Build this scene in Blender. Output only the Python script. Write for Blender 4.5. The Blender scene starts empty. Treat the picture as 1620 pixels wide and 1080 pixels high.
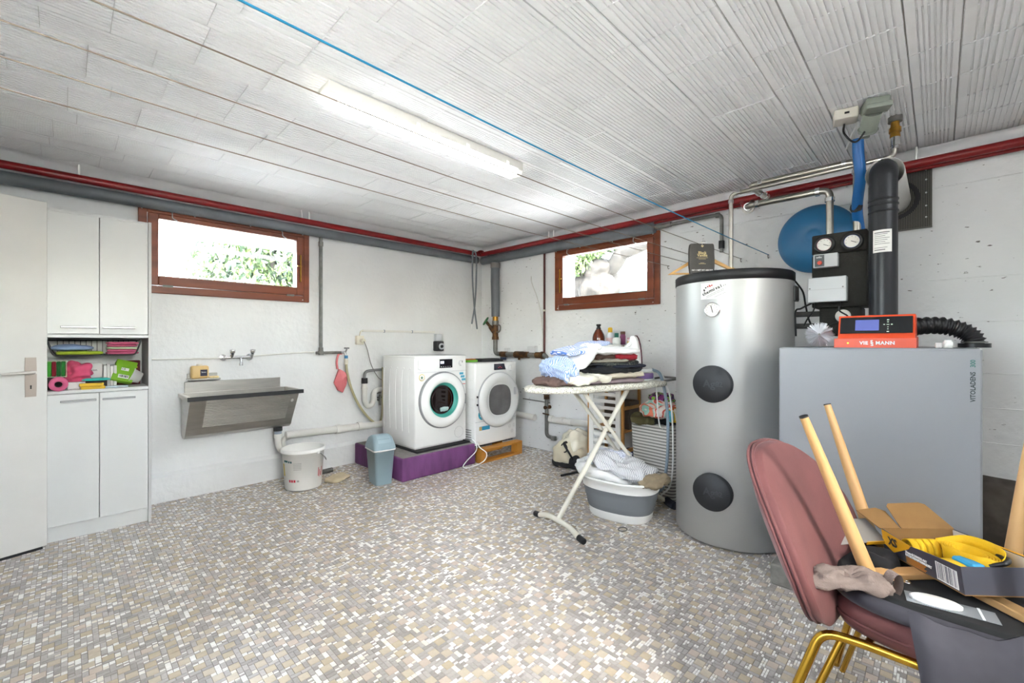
import bpy, bmesh, math, random
from mathutils import Vector, Matrix, noise
import numpy as np
random.seed(7)
S = bpy.context.scene
COL = S.collection
PI = math.pi
# ------------------------------------------------------------------ camera
AIM = math.atan(675 / 690)
cam_data = bpy.data.cameras.new('camera')
cam_data.sensor_width = 36
cam_data.lens = 690 / 1620 * 36
cam_data.shift_y = 1 / 1620
cam_data.clip_start = 0.02
cam = bpy.data.objects.new('camera', cam_data)
cam.location = (0, 0, 1.2)
cam.rotation_euler = (PI / 2, 0, AIM - PI / 2)
COL.objects.link(cam)
S.camera = cam
# ------------------------------------------------------------------ sky and exposure
W = bpy.data.worlds.new('sky')
S.world = W
W.use_nodes = True
wn = W.node_tree.nodes
sky = wn.new('ShaderNodeTexSky')
sky.sky_type = 'NISHITA'
sky.sun_disc = False
sky.sun_elevation = math.radians(48)
sky.sun_rotation = math.radians(200)
sky.air_density = 1.0
sky.dust_density = 3.0
wn['Background'].inputs['Strength'].default_value = 1.7
hsv = wn.new('ShaderNodeHueSaturation')
hsv.inputs['Saturation'].default_value = 0.5
W.node_tree.links.new(sky.outputs[0], hsv.inputs['Color'])
W.node_tree.links.new(hsv.outputs[0], wn['Background'].inputs['Color'])
S.view_settings.view_transform = 'Standard'
S.view_settings.look = 'None'
S.view_settings.exposure = 2.68
S.view_settings.gamma = 1.0
S.view_settings.use_curve_mapping = False
LAMP_STRENGTH = 2.3

# ------------------------------------------------------------------ helpers
def hx(h):
    h = h.lstrip('#')
    r = []
    for i in (0, 2, 4):
        c = int(h[i:i + 2], 16) / 255
        r.append(c / 12.92 if c <= 0.04045 else ((c + 0.055) / 1.055) ** 2.4)
    return (*r, 1)

MATS = {}
def P(name, color, rough=0.5, metal=0.0, var=0.0, vscale=6.0, bump=0.0, bscale=60.0, color2=None, coat=0.0,
      emit=0.0, stretch=None, spec=0.5, sheen=0.0, detail=4):
    """procedural principled material with colour variation and fine relief"""
    if name in MATS:
        return MATS[name]
    m = bpy.data.materials.new(name)
    m.use_nodes = True
    nt = m.node_tree
    b = nt.nodes['Principled BSDF']
    c = hx(color) if isinstance(color, str) else color
    b.inputs['Base Color'].default_value = c
    b.inputs['Roughness'].default_value = rough
    b.inputs['Metallic'].default_value = metal
    b.inputs['Specular IOR Level'].default_value = spec
    b.inputs['Coat Weight'].default_value = coat
    if sheen:
        b.inputs['Sheen Weight'].default_value = sheen
        b.inputs['Sheen Roughness'].default_value = 0.4
    if emit:
        b.inputs['Emission Color'].default_value = c
        b.inputs['Emission Strength'].default_value = emit
    co = None
    def coords():
        t = nt.nodes.new('ShaderNodeTexCoord')
        mp = nt.nodes.new('ShaderNodeMapping')
        if stretch:
            mp.inputs['Scale'].default_value = stretch
        nt.links.new(t.outputs['Object'], mp.inputs['Vector'])
        return mp.outputs[0]
    if var > 0 or color2:
        co = coords()
        n = nt.nodes.new('ShaderNodeTexNoise')
        n.inputs['Scale'].default_value = vscale
        n.inputs['Detail'].default_value = detail
        nt.links.new(co, n.inputs['Vector'])
        r = nt.nodes.new('ShaderNodeValToRGB')
        r.color_ramp.elements[0].position = 0.35
        r.color_ramp.elements[1].position = 0.65
        c2 = hx(color2) if color2 else tuple(max(0, v * (1 - var)) for v in c[:3]) + (1,)
        r.color_ramp.elements[0].color = c2
        r.color_ramp.elements[1].color = c
        nt.links.new(n.outputs['Fac'], r.inputs['Fac'])
        nt.links.new(r.outputs['Color'], b.inputs['Base Color'])
    if bump > 0:
        co = co or coords()
        n2 = nt.nodes.new('ShaderNodeTexNoise')
        n2.inputs['Scale'].default_value = bscale
        n2.inputs['Detail'].default_value = 3
        nt.links.new(co, n2.inputs['Vector'])
        bp = nt.nodes.new('ShaderNodeBump')
        bp.inputs['Strength'].default_value = bump
        bp.inputs['Distance'].default_value = 0.01
        nt.links.new(n2.outputs['Fac'], bp.inputs['Height'])
        nt.links.new(bp.outputs[0], b.inputs['Normal'])
    MATS[name] = m
    return m

def stripes(name, base, line, scale, axis='X', thick=0.5, rough=0.85, distort=0.6, bump=0.15):
    if name in MATS:
        return MATS[name]
    m = P(name, base, rough)
    nt = m.node_tree
    b = nt.nodes['Principled BSDF']
    t = nt.nodes.new('ShaderNodeTexCoord')
    w = nt.nodes.new('ShaderNodeTexWave')
    w.bands_direction = axis
    w.inputs['Scale'].default_value = scale
    w.inputs['Distortion'].default_value = distort
    w.inputs['Detail'].default_value = 1
    r = nt.nodes.new('ShaderNodeValToRGB')
    r.color_ramp.elements[0].position = thick
    r.color_ramp.elements[0].color = hx(base)
    r.color_ramp.elements[1].position = min(1, thick + 0.12)
    r.color_ramp.elements[1].color = hx(line)
    nt.links.new(t.outputs['Object'], w.inputs['Vector'])
    nt.links.new(w.outputs['Fac'], r.inputs['Fac'])
    nt.links.new(r.outputs['Color'], b.inputs['Base Color'])
    return m

def multicolor(name, cols, scale, rough=0.85):
    if name in MATS:
        return MATS[name]
    m = P(name, cols[0], rough)
    nt = m.node_tree
    b = nt.nodes['Principled BSDF']
    t = nt.nodes.new('ShaderNodeTexCoord')
    w = nt.nodes.new('ShaderNodeTexNoise')
    w.inputs['Scale'].default_value = scale
    w.inputs['Detail'].default_value = 0.5
    w.inputs['Distortion'].default_value = 1.2
    r = nt.nodes.new('ShaderNodeValToRGB')
    r.color_ramp.interpolation = 'CONSTANT'
    n = len(cols)
    while len(r.color_ramp.elements) < n:
        r.color_ramp.elements.new(0.5)
    for i, c in enumerate(cols):
        r.color_ramp.elements[i].position = 0.3 + 0.4 * i / n
        r.color_ramp.elements[i].color = hx(c)
    nt.links.new(t.outputs['Object'], w.inputs['Vector'])
    nt.links.new(w.outputs['Fac'], r.inputs['Fac'])
    nt.links.new(r.outputs['Color'], b.inputs['Base Color'])
    return m

def V(*a):
    return Vector(a if len(a) == 3 else a[0])

def basis(o, ex, ey, ez):
    m = Matrix.Identity(4)
    for i, e in enumerate((ex, ey, ez)):
        for k in range(3):
            m[k][i] = e[k]
    for k in range(3):
        m[k][3] = o[k]
    return m

def rot(o, rx=0, ry=0, rz=0):
    return Matrix.Translation(o) @ Matrix.Rotation(rz, 4, 'Z') @ Matrix.Rotation(ry, 4, 'Y') @ Matrix.Rotation(rx, 4, 'X')

def bend(pts, rad, n=6):
    """polyline with rounded corners"""
    pts = [Vector(p) for p in pts]
    out = [pts[0]]
    for i in range(1, len(pts) - 1):
        a, b, c = pts[i - 1], pts[i], pts[i + 1]
        r = min(rad, (a - b).length * 0.48, (c - b).length * 0.48)
        p = b + (a - b).normalized() * r
        q = b + (c - b).normalized() * r
        for k in range(n + 1):
            t = k / n
            out.append(p * (1 - t) ** 2 + b * 2 * t * (1 - t) + q * t * t)
    out.append(pts[-1])
    return out

def spline(pts, n=8, closed=False):
    """Catmull-Rom curve through points"""
    pts = [Vector(p) for p in pts]
    out = []
    N = len(pts)
    segs = N if closed else N - 1
    for i in range(segs):
        if closed:
            p0, p1, p2, p3 = pts[(i - 1) % N], pts[i], pts[(i + 1) % N], pts[(i + 2) % N]
        else:
            p0 = pts[i - 1] if i else pts[0] * 2 - pts[1]
            p1, p2 = pts[i], pts[i + 1]
            p3 = pts[i + 2] if i + 2 < N else pts[-1] * 2 - pts[-2]
        for k in range(n):
            t = k / n
            out.append(0.5 * ((2 * p1) + (p2 - p0) * t + (2 * p0 - 5 * p1 + 4 * p2 - p3) * t * t + (3 * p1 - p0 - 3 * p2 + p3) * t ** 3))
    if not closed:
        out.append(pts[-1])
    return out

class B:
    def __init__(s):
        s.v, s.f, s.mi, s.sm = [], [], [], []
    def add(s, vs, fs, mi=0, smooth=False, M=None):
        o = len(s.v)
        if M is not None:
            vs = [M @ Vector(v) for v in vs]
        s.v += [tuple(v) for v in vs]
        for f in fs:
            s.f.append(tuple(i + o for i in f))
            s.mi.append(mi)
            s.sm.append(smooth)
        return s
    def box(s, x0, x1, y0, y1, z0, z1, mi=0, bev=0.0, seg=2, M=None):
        x0, x1 = min(x0, x1), max(x0, x1); y0, y1 = min(y0, y1), max(y0, y1); z0, z1 = min(z0, z1), max(z0, z1)
        if bev <= 0:
            vs = [(x, y, z) for z in (z0, z1) for y in (y0, y1) for x in (x0, x1)]
            fs = [(0, 2, 3, 1), (4, 5, 7, 6), (0, 1, 5, 4), (2, 6, 7, 3), (0, 4, 6, 2), (1, 3, 7, 5)]
            return s.add(vs, fs, mi, False, M)
        bm = bmesh.new()
        bmesh.ops.create_cube(bm, size=1)
        for v in bm.verts:
            v.co = Vector(((x0 + x1) / 2 + v.co.x * (x1 - x0), (y0 + y1) / 2 + v.co.y * (y1 - y0), (z0 + z1) / 2 + v.co.z * (z1 - z0)))
        bmesh.ops.bevel(bm, geom=bm.edges[:], offset=min(bev, 0.49 * min(x1 - x0, y1 - y0, z1 - z0)), segments=seg, profile=0.5, affect='EDGES')
        bm.verts.index_update()
        vs = [v.co.copy() for v in bm.verts]
        fs = [[v.index for v in f.verts] for f in bm.faces]
        bm.free()
        return s.add(vs, fs, mi, seg > 1 and bev > 0.004, M)
    def cyl(s, p0, p1, r0, r1=None, n=16, mi=0, caps=True, smooth=True, M=None):
        r1 = r0 if r1 is None else r1
        p0, p1 = Vector(p0), Vector(p1)
        d = (p1 - p0).normalized()
        a = d.orthogonal().normalized()
        b = d.cross(a)
        vs = []
        for p, r in ((p0, r0), (p1, r1)):
            for k in range(n):
                t = 2 * PI * k / n
                vs.append(p + a * (r * math.cos(t)) + b * (r * math.sin(t)))
        s.add(vs, [(k, (k + 1) % n, n + (k + 1) % n, n + k) for k in range(n)], mi, smooth, M)
        if caps:
            s.add(vs, [tuple(range(n))[::-1], tuple(range(n, 2 * n))], mi, False, M)
        return s
    def tube(s, pts, r, n=10, mi=0, caps=True, closed=False, flat=1.0, M=None, up=None):
        """sweep; r number or list; flat squashes the section along its second axis"""
        pts = [Vector(p) for p in pts]
        N = len(pts)
        rs = r if isinstance(r, (list, tuple)) else [r] * N
        vs = []
        a = None
        for i in range(N):
            if closed:
                t = (pts[(i + 1) % N] - pts[i - 1])
            else:
                t = pts[min(i + 1, N - 1)] - pts[max(i - 1, 0)]
            t = t.normalized() if t.length > 1e-9 else Vector((0, 0, 1))
            if a is None:
                a = (Vector(up) - t * t.dot(Vector(up))).normalized() if up else t.orthogonal().normalized()
            else:
                a = (a - t * a.dot(t))
                a = a.normalized() if a.length > 1e-6 else t.orthogonal().normalized()
            b = t.cross(a)
            for k in range(n):
                w = 2 * PI * k / n
                vs.append(pts[i] + a * (rs[i] * math.cos(w)) + b * (rs[i] * flat * math.sin(w)))
        L = N if closed else N - 1
        fs = []
        for i in range(L):
            j = (i + 1) % N
            for k in range(n):
                fs.append((i * n + k, i * n + (k + 1) % n, j * n + (k + 1) % n, j * n + k))
        s.add(vs, fs, mi, True, M)
        if caps and not closed:
            s.add(vs, [tuple(range(n))[::-1], tuple(range((N - 1) * n, N * n))], mi, False, M)
        return s
    def lathe(s, prof, n=32, mi=0, M=None, smooth=True, ang=2 * PI):
        full = abs(ang - 2 * PI) < 1e-6
        m = n if full else n + 1
        vs = []
        for (r, z) in prof:
            for k in range(m):
                t = ang * k / n
                vs.append((r * math.cos(t), r * math.sin(t), z))
        fs = []
        for i in range(len(prof) - 1):
            for k in range(n):
                k2 = (k + 1) % m
                fs.append((i * m + k, i * m + k2, (i + 1) * m + k2, (i + 1) * m + k))
        return s.add(vs, fs, mi, smooth, M)
    def prism(s, poly, h0, h1, mi=0, M=None, smooth=False):
        """2-D outline (counter-clockwise) extruded along local z"""
        n = len(poly)
        vs = [(x, y, h0) for x, y in poly] + [(x, y, h1) for x, y in poly]
        s.add(vs, [tuple(range(n))[::-1], tuple(range(n, 2 * n))], mi, False, M)
        return s.add(vs, [(k, (k + 1) % n, n + (k + 1) % n, n + k) for k in range(n)], mi, smooth, M)
    def sph(s, c, r, nu=20, nv=12, mi=0, M=None):
        r = r if isinstance(r, (tuple, list)) else (r, r, r)
        vs = []
        for j in range(nv + 1):
            p = PI * j / nv
            for i in range(nu):
                t = 2 * PI * i / nu
                vs.append((c[0] + r[0] * math.sin(p) * math.cos(t), c[1] + r[1] * math.sin(p) * math.sin(t), c[2] + r[2] * math.cos(p)))
        fs = [(j * nu + i, (j + 1) * nu + i, (j + 1) * nu + (i + 1) % nu, j * nu + (i + 1) % nu) for j in range(nv) for i in range(nu)]
        return s.add(vs, fs, mi, True, M)
    def grid(s, fn, nu, nv, mi=0, M=None, smooth=True, wrapu=False):
        mu = nu if wrapu else nu + 1
        vs = [fn(i / nu, j / nv) for j in range(nv + 1) for i in range(mu)]
        fs = [(j * mu + i, j * mu + (i + 1) % mu, (j + 1) * mu + (i + 1) % mu, (j + 1) * mu + i) for j in range(nv) for i in range(nu)]
        return s.add(vs, fs, mi, smooth, M)
    def lump(s, c, r, e=0.5, amp=0.008, freq=9, seed=0, nu=36, nv=18, mi=0, M=None, flatbottom=None, ridges=0.0, wrinkle=0.0, edge=0.0):
        """a folded or crumpled cloth mass: rounded slab with folds"""
        def sg(v, p):
            return math.copysign(abs(v) ** p, v)
        vs = []
        off = Vector((seed * 7.3, seed * 3.1, seed * 1.7))
        for j in range(nv + 1):
            p = -PI / 2 + PI * j / nv
            for i in range(nu):
                t = 2 * PI * i / nu
                d = Vector((sg(math.cos(p), e) * sg(math.cos(t), e), sg(math.cos(p), e) * sg(math.sin(t), e), sg(math.sin(p), max(e, .7))))
                eg = 1 + edge * noise.noise(Vector((math.cos(t) * 2.2, math.sin(t) * 2.2, seed * 3.3)))
                q = Vector((d.x * r[0] * eg, d.y * r[1] * eg, d.z * r[2]))
                k = noise.noise(q * freq + off) * amp + noise.noise(q * freq * 2.3 + off) * amp * 0.5
                if wrinkle:
                    wq = Vector((q.x, q.y, q.z * 2.2)) * freq * 1.3 + off + 1.2 * noise.noise_vector(q * freq * .6 + off)
                    k += wrinkle * (0.5 - abs(noise.noise(wq)) * 2) + wrinkle * .45 * (0.4 - abs(noise.noise(wq * 2.3)) * 2)
                q += d.normalized() * k
                if ridges:
                    q += Vector((d.x, d.y, 0)) * ridges * math.sin(q.z * 2 * PI / 0.02 + 2 * noise.noise(q * 5 + off))
                if flatbottom is not None and q.z < flatbottom:
                    q.z = flatbottom
                vs.append(Vector(c) + q)
        fs = [(j * nu + i, j * nu + (i + 1) % nu, (j + 1) * nu + (i + 1) % nu, (j + 1) * nu + i) for j in range(nv) for i in range(nu)]
        return s.add(vs, fs, mi, True, M)
    def build(s, name, mat, parent=None, free=False):
        """one mesh object. free: world coordinates, origin moved to the middle of its base"""
        me = bpy.data.meshes.new(name)
        vs = s.v
        loc = None
        if free:
            a = np.array(vs)
            loc = ((a[:, 0].min() + a[:, 0].max()) / 2, (a[:, 1].min() + a[:, 1].max()) / 2, a[:, 2].min())
            vs = [tuple(r) for r in (a - np.array(loc))]
        me.from_pydata(vs, [], s.f)
        mats = mat if isinstance(mat, (list, tuple)) else [mat]
        for m in mats:
            me.materials.append(m)
        me.polygons.foreach_set('material_index', s.mi)
        me.polygons.foreach_set('use_smooth', s.sm)
        me.update()
        o = bpy.data.objects.new(name, me)
        COL.objects.link(o)
        if loc:
            o.location = loc
        if parent is not None:
            o.parent = parent
            if free:
                o.location = Vector(loc) - Vector(parent.location)
        return o

def thing(name, label, cat, loc=(0, 0, 0), rz=0.0, group=None):
    o = bpy.data.objects.new(name, None)
    COL.objects.link(o)
    o.empty_display_size = 0.05
    o.location = loc
    o.rotation_euler = (0, 0, rz)
    return tag(o, label, cat, group)

def tag(o, label, cat, group=None):
    o['label'] = label
    o['category'] = cat
    if group:
        o['group'] = group
    return o

def struct(o, label=None):
    o['kind'] = 'structure'
    if label:
        o['label'] = label
    return o

def world(parent):
    """matrix that turns world coordinates into the parent's own"""
    return (Matrix.Translation(parent.location) @ parent.rotation_euler.to_matrix().to_4x4()).inverted()

def text(name, body, size, mat, parent, M, align='CENTER', depth=0.0006, bold=0.0, spacing=1.0):
    c = bpy.data.curves.new(name, 'FONT')
    c.body = body
    c.size = size
    c.align_x = align
    c.align_y = 'CENTER'
    c.extrude = depth
    c.offset = bold
    c.resolution_u = 2
    c.space_character = spacing
    t = bpy.data.objects.new('tmp', c)
    COL.objects.link(t)
    dg = bpy.context.evaluated_depsgraph_get()
    me = bpy.data.meshes.new_from_object(t.evaluated_get(dg))
    bpy.data.objects.remove(t)
    bpy.data.curves.remove(c)
    me.name = name
    me.transform(M)
    me.materials.clear()
    me.materials.append(mat)
    o = bpy.data.objects.new(name, me)
    COL.objects.link(o)
    o.parent = parent
    return o

def face_y(x, y, z):      # writing on a face that looks towards -y
    return basis((x, y, z), (1, 0, 0), (0, 0, 1), (0, -1, 0))

def face_x(x, y, z):      # writing on a face that looks towards -x
    return basis((x, y, z), (0, -1, 0), (0, 0, 1), (-1, 0, 0))

# where a sight line at image point (u, v) meets a wall, the floor or the ceiling of the room
CA, SA = math.cos(AIM), math.sin(AIM)
XW, YW, HC = 3.72, 4.18, 2.39
X0, Y0 = -0.95, -1.7
def ray(u, v):
    r = (u - 810) / 690
    return Vector((CA + r * SA, SA - r * CA, (541 - v) / 690))
def at(u, v, d):
    return Vector((0, 0, 1.2)) + ray(u, v) * d
def onL(u, v, y=YW):
    k = ray(u, v); return at(u, v, y / k.y)
def onR(u, v, x=XW):
    k = ray(u, v); return at(u, v, x / k.x)
def onZ(u, v, z=0.0):
    k = ray(u, v); return at(u, v, (z - 1.2) / k.z)

# ------------------------------------------------------------------ common materials
m_white = P('white_laminate', '#d6d6d4', 0.35, var=0.03, vscale=3)
m_enamel = P('white_enamel', '#ecebe8', 0.25, coat=0.3)
m_door = P('door_paint', '#d9d6d1', 0.45, var=0.05, vscale=4, bump=0.05, bscale=30)
m_steel = P('stainless_steel', '#b9b6b0', 0.32, 0.95, var=0.12, vscale=5, stretch=(1, 1, 8))
m_pipe = P('steel_pipe', '#b8b4aa', 0.28, 1.0, var=0.15, vscale=12)
m_chrome = P('chrome', '#dcdcdc', 0.12, 1.0)
m_alu = P('brushed_aluminium', '#c0c0be', 0.35, 0.9)
m_dark = P('dark_rubber', '#1d1d1f', 0.6)
m_black = P('black_plastic', '#161618', 0.4)
m_red = P('red_pipe_paint', '#860a0f', 0.3, var=0.2, vscale=8, coat=0.2)
m_greypipe = P('grey_pipe_wrap', '#6d7176', 0.45, var=0.2, vscale=6, bump=0.1, bscale=25)
m_galv = P('galvanised_pipe', '#85847f', 0.45, 0.6, var=0.3, vscale=18)
m_brass = P('brass', '#b98a3a', 0.35, 0.9, var=0.3, vscale=20)
m_rust = P('rusty_brass', '#6d4a25', 0.6, 0.5, color2='#3f2c1c', vscale=25, bump=0.3, bscale=80)
m_pvc = P('white_pvc', '#dfdcd5', 0.4, var=0.06, vscale=8)
m_cream = P('cream_plastic', '#ddd6c4', 0.45)
m_wood = P('pale_wood', '#d2a871', 0.5, color2='#bd8f58', vscale=5, stretch=(1, 1, 0.12), bump=0.05, bscale=40)
m_pine = P('pine_wood', '#d09a4f', 0.55, color2='#b67f3a', vscale=6, stretch=(0.2, 1, 1), bump=0.1, bscale=40)
m_brown = P('brown_window_wood', '#8a4524', 0.4, color2='#6e3218', vscale=5, stretch=(0.25, 0.25, 2.5), coat=0.2)
m_paperw = P('white_paper', '#efeeea', 0.6)
m_ink = P('black_ink', '#1b1b1b', 0.6)
# ------------------------------------------------------------------ structure
def wall_mat(name, base, dark, pits, lines=0.0):
    m = P(name, base, 0.75)
    nt = m.node_tree
    b = nt.nodes['Principled BSDF']
    t = nt.nodes.new('ShaderNodeTexCoord')
    n = nt.nodes.new('ShaderNodeTexNoise')
    n.inputs['Scale'].default_value = 1.7
    n.inputs['Detail'].default_value = 6
    r = nt.nodes.new('ShaderNodeValToRGB')
    r.color_ramp.elements[0].position = 0.3
    r.color_ramp.elements[1].position = 0.6
    r.color_ramp.elements[0].color = hx(dark)
    r.color_ramp.elements[1].color = hx(base)
    nt.links.new(t.outputs['Object'], n.inputs['Vector'])
    nt.links.new(n.outputs['Fac'], r.inputs['Fac'])
    # chipped pits in the concrete
    n2 = nt.nodes.new('ShaderNodeTexNoise')
    n2.inputs['Scale'].default_value = 42
    n2.inputs['Detail'].default_value = 3
    mp = nt.nodes.new('ShaderNodeMapping')
    mp.inputs['Scale'].default_value = (1, 0.5, 1.6)
    nt.links.new(t.outputs['Object'], mp.inputs['Vector'])
    nt.links.new(mp.outputs[0], n2.inputs['Vector'])
    r2 = nt.nodes.new('ShaderNodeValToRGB')
    r2.color_ramp.elements[0].position = pits
    r2.color_ramp.elements[1].position = pits + 0.03
    r2.color_ramp.elements[0].color = (0, 0, 0, 1)
    r2.color_ramp.elements[1].color = (1, 1, 1, 1)
    nt.links.new(n2.outputs['Fac'], r2.inputs['Fac'])
    mx = nt.nodes.new('ShaderNodeMix')
    mx.data_type = 'RGBA'
    mx.inputs[7].default_value = hx('#6f6a64')
    nt.links.new(r2.outputs['Color'], mx.inputs[0])
    nt.links.new(r.outputs['Color'], mx.inputs[6])
    nt.links.new(mx.outputs[2], b.inputs['Base Color'])
    n3 = nt.nodes.new('ShaderNodeTexNoise')
    n3.inputs['Scale'].default_value = 22
    n3.inputs['Detail'].default_value = 5
    nt.links.new(t.outputs['Object'], n3.inputs['Vector'])
    bp = nt.nodes.new('ShaderNodeBump')
    bp.inputs['Strength'].default_value = 0.25
    bp.inputs['Distance'].default_value = 0.02
    nt.links.new(n3.outputs['Fac'], bp.inputs['Height'])
    nt.links.new(bp.outputs[0], b.inputs['Normal'])
    return m

m_wallL = wall_mat('wall_paint', '#e4e4e3', '#dcdbda', 0.80)
m_wallR = wall_mat('wall_concrete_paint', '#e9e9e8', '#dfdfde', 0.70)
m_ceil = P('ceiling_paint', '#f0f0f0', 0.8, var=0.05, vscale=5, bump=0.1, bscale=50)
m_mortar = P('ceiling_joint', '#c9c7c4', 0.9)

W1 = (0.40, 1.54, 1.60, 2.18)       # opening in the left wall: x, x, z, z
W2 = (1.81, 2.94, 1.575, 2.175)     # opening in the right wall: y, y, z, z

b = B()
b.box(X0 - .3, W1[0], YW, YW + .3, 0, 2.6).box(W1[1], XW + .3, YW, YW + .3, 0, 2.6)
b.box(W1[0], W1[1], YW, YW + .3, 0, W1[2]).box(W1[0], W1[1], YW, YW + .3, W1[3], 2.6)
struct(b.build('wall_left', m_wallL), 'white plastered wall with the sink and the wide window')
b = B()
b.box(XW, XW + .3, Y0 - .3, W2[0], 0, 2.6).box(XW, XW + .3, W2[1], YW, 0, 2.6)
b.box(XW, XW + .3, W2[0], W2[1], 0, W2[2]).box(XW, XW + .3, W2[0], W2[1], W2[3], 2.6)
wall_r = struct(b.build('wall_right', m_wallR), 'pitted white concrete wall behind tank and boiler')
# shuttering board joints cast into the concrete wall: thin raised seams
for z, y0, y1 in ((1.32, -1.6, 1.7), (0.82, -1.6, 0.9), (1.02, -1.6, 2.9), (0.62, -1.6, 0.4), (2.14, -1.2, 1.6), (1.58, -1.0, 0.05)):
    pts = [(XW + .001, y0 + (y1 - y0) * k / 24, z + 0.003 * noise.noise(Vector((k * .7, z * 9, 0)))) for k in range(25)]
    B().tube(pts, 0.0035, 5).build('board_seam', m_wallR, wall_r)
# wall behind the camera with a window added for light, wall with such a window and the open door, short hall behind it
b = B()
b.box(X0 - .3, -.3, Y0 - .2, Y0, 0, 2.6).box(.9, XW, Y0 - .2, Y0, 0, 2.6).box(-.3, .9, Y0 - .2, Y0, 0, 1.45).box(-.3, .9, Y0 - .2, Y0, 2.15, 2.6)
struct(b.build('wall_back', m_wallL), 'white wall behind the viewer')
b = B()
b.box(X0 - .15, X0, Y0, .2, 0, 2.6).box(X0 - .15, X0, 1.4, 2.72, 0, 2.6).box(X0 - .15, X0, .2, 1.4, 0, 1.45).box(X0 - .15, X0, .2, 1.4, 2.15, 2.6).box(X0 - .15, X0, 3.56, YW, 0, 2.6).box(X0 - .15, X0, 2.72, 3.56, 2.04, 2.6)
b.box(X0 - 1.4, X0 - 1.3, 2.3, 3.9, 0, 2.6).box(X0 - 1.3, X0 - .15, 2.2, 2.3, 0, 2.6).box(X0 - 1.3, X0 - .15, 3.9, 4.0, 0, 2.6)
b.box(X0 - 1.3, X0 - .15, 2.3, 3.9, 2.39, 2.6).box(X0 - 1.3, X0 - .15, 2.3, 3.9, -.1, 0)
struct(b.build('wall_door_side', m_wallL), 'white wall with the open doorway')
b = B()
pts = []
n = 40
b.grid(lambda u, v: (X0 + (XW - X0) * u, YW - .03 - 0.004 * noise.noise(Vector((u * 30, v, 0))) + (0.03 if v >= 0.99 else 0) , (0, 0.185 + .006 * noise.noise(Vector((u * 22, 3, 0))), 0.215 + .006 * noise.noise(Vector((u * 22, 3, 0))))[int(round(v * 2))]), 120, 2, smooth=False)
struct(b.build('baseboard_left', m_wallL), 'low plastered ledge along the foot of the left wall')
m_rawc = P('raw_concrete', '#6d655c', 0.9, color2='#4d4640', vscale=7, bump=0.6, bscale=18)
b = B()
b.grid(lambda u, v: (XW - .035 - 0.012 * noise.noise(Vector((u * 8, v * 3, 5))) + (.035 if v > .95 else 0), Y0 + (0.55 - Y0) * u, 0.43 * v + .012 * noise.noise(Vector((u * 9, 1, 2))) * (v > .5)), 60, 10)
struct(b.build('baseboard_right', m_rawc), 'bare brown concrete footing of the right wall')
# rough plaster bead where ceiling meets wall
b = B()
b.grid(lambda u, v: (X0 + (XW - X0) * u, YW - .10 * (1 - v) - .012 * noise.noise(Vector((u * 25, v * 2, 0))), HC - .004 - .05 * v ** 1.5 + 0.008 * noise.noise(Vector((u * 30, v * 3, 4)))), 120, 5)
struct(b.build('trim_1', m_ceil), 'rough plaster fillet between ceiling and left wall')
b = B()
b.grid(lambda u, v: (XW - .07 * (1 - v) - .01 * noise.noise(Vector((u * 25, v * 2, 7))), YW - (YW - Y0) * u, HC - .004 - .04 * v ** 1.5 + 0.008 * noise.noise(Vector((u * 30, v * 3, 9)))), 120, 5)
struct(b.build('trim_2', m_ceil), 'rough plaster fillet between ceiling and right wall')

# ---- floor: mosaic laid piece by piece
m_grout = P('floor_grout', '#8f887f', 0.9)
floor = struct(B().box(X0, XW, Y0, YW, -.12, -.0025).build('floor', m_grout), 'mosaic tile floor of beige, grey and white pieces')
TM = [P('tile_beige', '#d0c3af', 0.27, var=0.1, vscale=40), P('tile_sand', '#c9baa2', 0.27, var=0.1, vscale=40), P('tile_pinkish', '#d2c2b4', 0.27, var=0.08, vscale=40),
      P('tile_grey', '#b0a8a3', 0.3, var=0.14, vscale=90), P('tile_dark_grey', '#a39b95', 0.3, var=0.14, vscale=90), P('tile_light_grey', '#b9b2ad', 0.3, var=0.12, vscale=90),
      P('tile_white', '#efece7', 0.3), P('tile_cream', '#e8e1d5', 0.3)]
U = 0.018
nx, ny = int((XW - X0) / U), int((YW - Y0) / U)
rng = np.random.default_rng(3)
occ = np.zeros((nx, ny), bool)
tiles = []      # x, y, w, d, material
cand = rng.integers(0, [nx - 1, ny - 1], size=(nx * ny, 2))
want = 0.30 * nx * ny
got = 0
for i, j in cand:
    if got > want:
        break
    if not occ[i:i + 2, j:j + 2].any() and not occ[max(i - 1, 0):i + 3, j:j + 2].any() and (not occ[i:i + 2, max(j - 1, 0):j + 3].any() or rng.random() < .15):
        occ[i:i + 2, j:j + 2] = True
        tiles.append((i, j, 2, 2, int(rng.choice([0, 0, 1, 1, 2]))))
        got += 4
rr = rng.random((nx, ny, 3))
for i in range(nx):
    for j in range(ny):
        if occ[i, j]:
            continue
        a, c, e = rr[i, j]
        occ[i, j] = True
        g = 3 + int(e * 3)
        if a < 0.53 and c < .5 and i + 1 < nx and not occ[i + 1, j]:
            occ[i + 1, j] = True
            tiles.append((i, j, 2, 1, g))
        elif a < 0.53 and j + 1 < ny and not occ[i, j + 1]:
            occ[i, j + 1] = True
            tiles.append((i, j, 1, 2, g))
        elif a < 0.93:
            w = 6 + (e > .75)
            if c < .62:
                tiles += [(i, j, 1, .5, w), (i, j + .5, 1, .5, w)]
            elif c < .82:
                tiles += [(i, j, 1, .5, w), (i, j + .5, 1, .5, g)]
            else:
                tiles += [(i, j, 1, .5, g), (i, j + .5, 1, .5, w)]
        else:
            tiles.append((i, j, 1, 1, g))
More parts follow.
